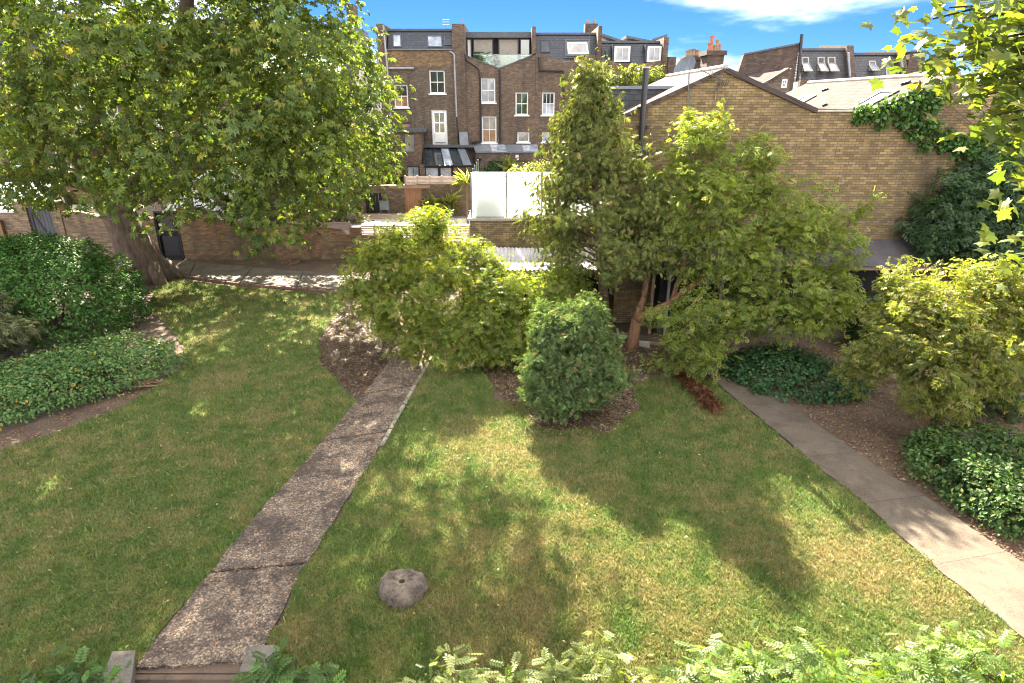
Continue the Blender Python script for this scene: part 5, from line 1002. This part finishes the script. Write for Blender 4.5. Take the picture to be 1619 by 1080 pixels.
crown('foliage', it, [(P(x, y, YG - .08), (.26 * rng.uniform(.8, 1.35), .13, .24)) for x, y in ivy], 5000, T_WIDE, .12, [(.08, .165, .04), (.11, .19, .045), (.055, .12, .035)], (4, 3, 3), M['leaf_gloss'], per=10, clump=.09, shell=.2, up=.35, rnd=.5, droop=.8)
im = MB(); 
for a, b in zip(ivy[:-1:3], ivy[3::3]): limb(im, P(*a, YG - .05), P(*b, YG - .05), .018, .012, .03, 4, 5)
im.tube([P(1560, 400, YG - .06), P(1548, 330, YG - .06), P(1545, 245, YG - .06)], [.04, .03, .02], 6)
im.build('stem', M['twig'], it)
# ---- courtyard planting
def yucca(label, px, py, Y, h, n=34, r=.5):
    zb = .95; c = V(X_(px, py, Y), Y, Z_(px, py, Y)); t = thing('yucca', label, 'plant', (c.x, Y, zb)); MB().tube([(c.x, Y, zb), c], [.06, .05], 7).build('stem', M['twig'], t)
    d = unit(rng.normal(size=(n, 3)) * [1, 1, .5] + [0, 0, .55]); leaf_mesh('leaves', *leaflet(0, 1, .045, .2), np.repeat(np.array([list(c)]), n, 0), unit(np.cross(d, rng.normal(size=(n, 3)))), d, np.full(n, r) * rng.uniform(.7, 1.2, n), pick_col(n, [(.2, .24, .07), (.28, .28, .1)], (1, 1)), M['leaf'], t)
yucca('spiky yucca beside the corner of the glass screen', 712, 322, 35.1, .5, r=.8); yucca('spiky cordyline behind the end of the glass screen', 738, 290, 33, .5, r=.8); yucca('small palm with arching fronds by the cedar door', 679, 326, 35, .5, r=.9); yucca('dark spiky plant rising above the frosted glass near the lamp post', 806, 266, 41, .5, r=.9)
def small_bush(name, label, pts, Y, base_z, n, size, cols, w, tmpl=T_LEAF):
    l = L(*[(x, y, Y, r) for x, y, r in pts]); c = l[0][0]
    return shrub(name, label, 'shrub', (c.x, Y, base_z), l, n, tmpl, size, cols, w, M['leaf'], stems=3, sr=.02, per=10, clump=.16, shell=.4)
small_bush('golden_shrub', 'golden yellow shrub behind the courtyard slat fence', [(490, 328, .55), (500, 320, .4), (478, 335, .4)], 35, .95, 700, .18, [(.4, .34, .06), (.3, .28, .05)], (1, 1))
small_bush('trailing_plant', 'grey green trailing plant spilling over the courtyard slat fence', [(500, 345, .4), (520, 343, .45), (545, 345, .45), (565, 349, .35), (580, 353, .3), (535, 340, .3)], 33.4, .95, 1500, .12, [(.2, .2, .11), (.13, .14, .07), (.3, .28, .2)], (2, 2, 1))
rf = small_bush('flowering_shrub', 'large shrub dotted with red flowers beside the terrace houses', [(610, 255, 1.2), (600, 230, 1.0), (615, 275, 1.0), (590, 265, 1.3), (600, 285, 1.0), (628, 278, .7), (580, 240, 1.2)], 42, .95, 3800, .24, [(.09, .12, .04), (.13, .15, .05), (.22, .2, .07), (.45, .09, .05)], (4, 3, 1.5, .5))
small_bush('bay_tree', 'clipped dark green bush behind the frosted glass screen', [(790, 268, .7), (778, 270, .6), (802, 268, .6)], 44, .95, 1400, .18, [(.04, .08, .035), (.06, .1, .04)], (1, 1))
small_bush('climbing_plant', 'pale leafy climber showing just above the frosted glass', [(815, 273, .45), (830, 272, .5), (845, 271, .5), (860, 270, .6), (875, 271, .6)], 38, .95, 1300, .16, [(.2, .23, .08), (.3, .3, .14)], (1, 1))
small_bush('roof_terrace_shrub', 'sunlit leafy shrub between the cypress top and the slate dormers', [(958, 122, .9), (985, 125, .8), (1005, 122, .8), (1030, 125, .9), (950, 135, .9), (1040, 130, .7)], 46, 0, 2600, .26, [(.14, .17, .05), (.19, .21, .07)], (1, 1))
for (px, lb, x) in ((562, 'square planter box at the step of the slat fence', 565), ): pass
pl_ = thing('planter', 'dark wooden planter hanging on the lower slat fence', 'planter', P(562, 368, Y1)); a, c_ = X_(556, 366, Y1), X_(572, 366, Y1)
for i in range(5): MB().box(a, c_, Y1 - .3, Y1 - .02, Z_(560, 372, Y1) + i * .09, Z_(560, 372, Y1) + i * .09 + .075).build('slat', M['brown_wood'], pl_)
# ---- foreground shrubs below the window
FG = [(36, 1075, 5.3, 'broad fern leaved shrub on the shaded lawn edge', (.075, .14, .035), 1.1), (118, 1085, 5.2, 'small ferny shrub against the grooved stone pier', (.065, .13, .035), .9), (390, 1080, 5.2, 'ferny shrub hiding the smooth stone pier', (.08, .15, .035), .8), (472, 1082, 5.2, 'ferny shrub on the lawn edge beside the smooth stone pier', (.09, .16, .04), .8)]
for px, py, Y, lb, col, h in FG:
    c = G(px, 1075, .75); c = V(G(px, py, .55).x, G(px, py, .55).y, .3)
    ls_ = [(c + V(rng.uniform(-.3, .3), rng.uniform(-.25, .2), rng.uniform(-.15, .12)), .2) for _ in range(5)]
    shrub('ferny_shrub', lb, 'shrub', (c.x, c.y, -.0), ls_, 260, T_PINL, .2, [col, tuple(x * 1.4 for x in col), tuple(x * .7 for x in col)], (3, 2, 2), M['leaf'], stems=4, sr=.014, per=8, clump=.14, shell=.3, up=.9, rnd=.4, droop=.1)
FT = [(690, 1062, 4.6, 1.0), (760, 1075, 4.5, .9), (870, 1070, 4.5, 1.05), (915, 1045, 4.6, .7), (1020, 1072, 4.5, .9), (1135, 1040, 4.6, 1.1), (1200, 1065, 4.5, 1.2), (1290, 1045, 4.6, .9), (1370, 1078, 4.4, 1.0), (1470, 1050, 4.6, 1.2), (1545, 1035, 4.6, 1.2), (1600, 1055, 4.5, 1.2)]
LBL = ['pale sunlit robinia shrub below the stone disc', 'low robinia shrub between two taller pale ones', 'robinia shrub with reddish stems under the dry grass patch', 'slender robinia shoot rising over the dry grass patch', 'pale robinia shrub next to the tall one with upright tips', 'tall robinia shrub with upright tips on the sunlit lawn edge', 'widest bright robinia clump at the lawn edge', 'green robinia shrub under the streaks of sun', 'low robinia shrub among darker leaves', 'fresh green robinia shrub near the end of the concrete path', 'tall leafy robinia shrub touching the end of the concrete path', 'robinia shrub over the last slab of the concrete path']
for (px, py, Y, s), lb in zip(FT, LBL):
    c = P(px, py + 40, Y); ls_ = [(c + V(rng.uniform(-.3, .3), rng.uniform(-.2, .25), rng.uniform(-.32, .12)), .26 * s) for _ in range(7)] + [(c + V(rng.uniform(-.3, .3), rng.uniform(-.3, .2), -.55), .35) for _ in range(3)]
    pale = px < 1120
    shrub('robinia_shrub', lb, 'shrub', (c.x, c.y, 0), ls_, 640, T_PINL, .165, [(.18, .225, .06), (.23, .255, .08), (.12, .17, .042)] if pale else [(.125, .2, .035), (.165, .225, .042), (.085, .145, .03)], (3, 3, 2), M['leaf'], stems=5, sr=.016, per=8, clump=.12, shell=.35, up=.9, rnd=.4, droop=.15)
# ---- maple reaching in from the right
mt0 = V(9.6, 7.0, 0); mt = thing('maple_tree', 'maple branches with yellow green lobed leaves hanging before the ivy wall', 'tree', mt0); mm_ = MB()
mm_.tube([mt0 + V(0, 0, -.2), mt0 + V(-.1, 0, 3), mt0 + V(-.2, .1, 6.5), mt0 + V(-.3, 0, 10)], [.28, .22, .17, .08], 10, wob=.05)
BR = [((1475, 30), 6.6), ((1480, 95), 6.5), ((1500, 12), 6.8), ((1530, 70), 6.4), ((1560, 110), 6.2), ((1590, 40), 6.4), ((1560, 150), 6.2), ((1600, 190), 6.0), ((1610, 130), 6.0), ((1575, 182), 6.2), ((1612, 240), 6.1), ((1612, 300), 6.0), ((1612, 375), 6.1), ((1520, -20), 6.6), ((1600, -20), 6.3), ((1618, 415), 6.0), ((1500, 60), 6.9), ((1545, 30), 6.0), ((1580, 80), 6.6), ((1535, 100), 6.8), ((1610, 60), 6.0), ((1600, 100), 7.0), ((1590, 160), 6.8), ((1530, 140), 7.0)]
pos, ax, nr = [], [], []
for (xy, Y) in BR:
    e = P(*xy, Y); s = mt0 + V(-.2, 0, e.z - .5 + .25 * (9.6 - e.x) * .3); pts = limb(mm_, s, e, .045, .008, .05, 7, 6, -.05)
    for j in range(130):
        u = rng.uniform(.45, 1.03); p = s.lerp(e, u); pos.append(np.array(p) + rng.normal(size=3) * [.22, .3, .15]); ax.append(np.array(list((e - s).normalized())) * .7 + rng.normal(size=3) * .5 + [0, -.1, -.45]); nr.append(rng.normal(size=3) * .45 + [0, -.25, .8])
mm_.build('trunk', M['dark_bark'], mt, True)
pos, ax, nr = map(np.array, (pos, ax, nr)); n = len(pos); col = pick_col(n, [(.13, .17, .035), (.1, .14, .035), (.2, .22, .045)], (4, 3, 2), .12); sz = .115 * rng.uniform(.65, 1.2, n)
scr = pos[:, 0] / (pos[:, 1] * cp + (EYE - pos[:, 2]) * sp); inn = np.where((scr < .815))[0]; order = inn[np.argsort(-sz[inn])][:290]
lm = []
for k in range(6):
    me = bpy.data.meshes.new('leaf'); tv = np.array(T_MAPLE[0]) * [1 + .1 * (k % 3 - 1), 1, 1 + .6 * (k % 2)]; me.from_pydata([tuple(v) for v in tv], [], T_MAPLE[1]); ca = me.color_attributes.new('Col', 'FLOAT_COLOR', 'POINT'); cc_ = [(.13, .17, .035), (.1, .14, .035), (.2, .22, .045), (.12, .16, .04), (.16, .19, .04), (.09, .125, .03)][k]
    ca.data.foreach_set('color', np.tile(np.array([*cc_, 1], 'f4'), len(tv))); me.materials.append(M['maple']); lm.append(me)
for q_, i in enumerate(order):
    z = Vector(unit(nr[i])); y = Vector(ax[i]); y = (y - z * y.dot(z)).normalized(); x = y.cross(z)
    o = bpy.data.objects.new('leaf', lm[q_ % 6]); put(o, mt); o.matrix_basis = Matrix.Translation(pos[i]) @ Matrix((x, y, z)).transposed().to_4x4() @ Matrix.Scale(float(sz[i]), 4)
rest = np.setdiff1d(np.arange(n), order); leaf_mesh('crown', *T_MAPLE, pos[rest], nr[rest], ax[rest], sz[rest], col[rest], M['maple'], mt)
# ---- small things on the ground
sc0 = G(637, 937); stn = thing('stone_disc', 'rough grey stone disc with a central hole lying on the lawn', 'stone', sc0); b = MB(); N = 26; prof_ = [(.045, .04), (.05, .19), (.12, .21), (.2, .2), (.28, .195), (.33, .16), (.355, .1), (.37, .03), (.36, -.05)]
rr = [1 + .07 * math.sin(3 * a / N * 6.28) + random.uniform(-.06, .06) for a in range(N)]
for r, z in prof_:
    for k in range(N): a = 2 * math.pi * k / N; w_ = rr[k] if r > .1 else 1; b.v.append((sc0.x + r * 1.02 * w_ * math.cos(a), sc0.y + r * .95 * w_ * math.sin(a), .03 + z + (random.uniform(-.022, .022) if r > .1 and z > 0 else 0)))
b.f = [(i * N + k, i * N + (k + 1) % N, (i + 1) * N + (k + 1) % N, (i + 1) * N + k) for i in range(len(prof_) - 1) for k in range(N)]
b.f = [f[::-1] for f in b.f]; b.build('disc', M['stump'], stn)
MB().tube([(sc0.x, sc0.y, .0), (sc0.x, sc0.y, .09)], [.055, .055], 12).build('hole', M['dark_in'], stn)  # dark plug painting the shade inside the hole
# dead brown conifer bough
d0, d1 = G(1078, 590, .12), G(1130, 648, .1); db = thing('dead_bough', 'rusty brown dead conifer bough lying beside the concrete path', 'branch', d0); bm = MB(); limb(bm, d0, d1, .03, .012, .05, 6, 6); n = 900; u = rng.random(n); gapm = (u < .38) | (u > .5); u = u[gapm]; n = len(u)
dd = (d1 - d0); pos = np.array(list(d0)) + u[:, None] * np.array(list(dd)) + rng.normal(size=(n, 3)) * [.1, .1, .07]; pos[:, 2] = np.abs(pos[:, 2]) + .03
bm.build('stem', M['red_bark'], db); leaf_mesh('needles', *T_SPRAY, pos, rng.normal(size=(n, 3)) + [0, 0, .6], np.array(list(dd.normalized())) + rng.normal(size=(n, 3)) * .6, np.full(n, .14) * rng.uniform(.6, 1.3, n), pick_col(n, [(.2, .085, .045), (.26, .12, .065), (.13, .06, .035)], (3, 2, 2)), M['needle'], db)
def lumber(name, label, cat, px, py, size, rot, mat, z=.0):
    c = G(px, py, z); t = MB().box(-size[0] / 2, size[0] / 2, -size[1] / 2, size[1] / 2, 0, size[2]); o = t.build(name, M[mat]); o.location = c; o.rotation_euler = rot; bv = o.modifiers.new('bevel', 'BEVEL'); bv.width = .008; bv.segments = 2; tag(o, label, cat)
lumber('timber_plank', 'short weathered plank lying at the head of the pebbled path', 'plank', 668, 545, (.55, .14, .05), (0, .05, .12), 'plank', .02)
lumber('concrete_block', 'pale square block leaning by the forked reddish trunk', 'block', 1018, 549, (.34, .12, .2), (.25, 0, -.2), 'stone_cap')
lumber('timber_plank', 'brown board lying behind the pale square block', 'plank', 1036, 545, (.5, .12, .08), (0, .06, -.2), 'plank')
lumber('timber_plank', 'short beam resting between dwarf conifer and forked trunk', 'plank', 985, 531, (.5, .1, .09), (0, 0, .1), 'plank', .04)
for i, (px, py) in enumerate(((450, 418), (458, 416), (466, 419), (472, 416), (460, 421))):
    c = G(px, py); o = MB().box(-.13, .13, -.08, .08, 0, .11).build('loose_brick', M['edge_brick']); o.location = c; o.rotation_euler = (random.uniform(-.3, .3), random.uniform(-.2, .2), random.uniform(0, 3)); tag(o, 'loose red brick in the rubble heap at the foot of the red garden wall', 'brick', 'loose bricks at the wall')
# woodchips, leaf litter, fallen leaves
def litter(name, label, cat, poly, n, size, cols, w, z=.02, flat=.25):
    xs = [p.x for p in poly]; ys = [p.y for p in poly]; X = rng.uniform(min(xs), max(xs), n * 3); Y = rng.uniform(min(ys), max(ys), n * 3); k = inside(poly, X, Y); X, Y = X[k][:n], Y[k][:n]; m = len(X)
    o = leaf_mesh(name, *T_LEAF, np.stack([X, Y, np.full(m, z) + rng.random(m) * .03], 1), rng.normal(size=(m, 3)) * flat + [0, 0, 1], rng.normal(size=(m, 3)), size * rng.uniform(.5, 1.4, m), pick_col(m, cols, w), M['dull_leaf']); tag(o, label, cat)
chips = poly_px([(566, 632), (540, 610), (508, 575), (503, 545), (528, 505), (547, 488), (600, 500), (640, 545), (650, 560), (618, 572)])
litter('woodchips', 'loose woodchips covering the bare patch beside the pebbled path', 'woodchips', chips, 9000, .07, [(.21, .145, .1), (.14, .09, .06), (.29, .22, .16), (.085, .056, .04)], (3, 3, 1.5, 2))
rbed = poly_px([(1150, 580), (1230, 615), (1290, 668), (1400, 748), (1450, 775), (1619, 890), (1700, 820), (1619, 640), (1400, 560), (1200, 540)])
litter('leaf_litter', 'dry leaf litter scattered over the bed round the ivy mound', 'leaf litter', rbed, 14000, .055, [(.3, .19, .11), (.22, .13, .075), (.4, .29, .17), (.13, .08, .05)], (3, 3, 1.2, 2))
cbed = poly_px([(700, 575), (770, 590), (800, 640), (862, 694), (905, 703), (962, 690), (1003, 655), (1010, 592), (1106, 588), (1100, 560), (980, 545), (700, 545)])
litter('leaf_litter', 'dry twigs and litter under the central bushes and dwarf conifer', 'leaf litter', cbed, 16000, .07, [(.28, .2, .12), (.2, .14, .085), (.38, .3, .2), (.13, .09, .06)], (3, 3, 1.2, 2))
litter('fallen_leaves', 'few yellow fallen leaves on the shaded lawn', 'fallen leaves', lawns[0], 450, .06, [(.4, .3, .12), (.3, .2, .1), (.45, .38, .18)], (2, 2, 1), .05)
litter('fallen_leaves', 'few yellow fallen leaves on the lawn between the paths', 'fallen leaves', lawns[1], 300, .05, [(.4, .3, .12), (.3, .2, .1), (.45, .38, .18)], (2, 2, 1), .05)
pedge = [G(*p) for p in LEFT_EDGE] + [G(*p) for p in RIGHT_EDGE[::-1]]
litter('fallen_leaves', 'dry brown leaves lying on the pebbled path', 'fallen leaves', pedge, 260, .055, [(.38, .2, .1), (.3, .16, .09), (.45, .32, .2)], (2, 2, 1), .075)
lbed = poly_px([(0, 716), (100, 682), (200, 642), (262, 604), (235, 590), (150, 640), (0, 690)])
litter('leaf_litter', 'dry leaf litter on the soil strip before the berried hedge', 'leaf litter', lbed, 700, .055, [(.3, .19, .11), (.22, .13, .075), (.4, .29, .17)], (3, 3, 1.2))

bt = P(330, 108, 44); shrub('lime_tree', 'sunlit yellow green tree glimpsed behind the chestnut stem', 'tree', (bt.x, 44, 0), [(bt, 2.2), (bt + V(1.2, .3, -1.5), 2.0), (bt + V(-1.5, 0, -1.2), 2.2), (bt + V(0, .2, -3), 2.2)], 5000, T_PINN, .42, LIME, LW, M['leaf'], stems=4, sr=.16, bark='dark_bark', per=12, clump=.4, shell=.5, part='crown')
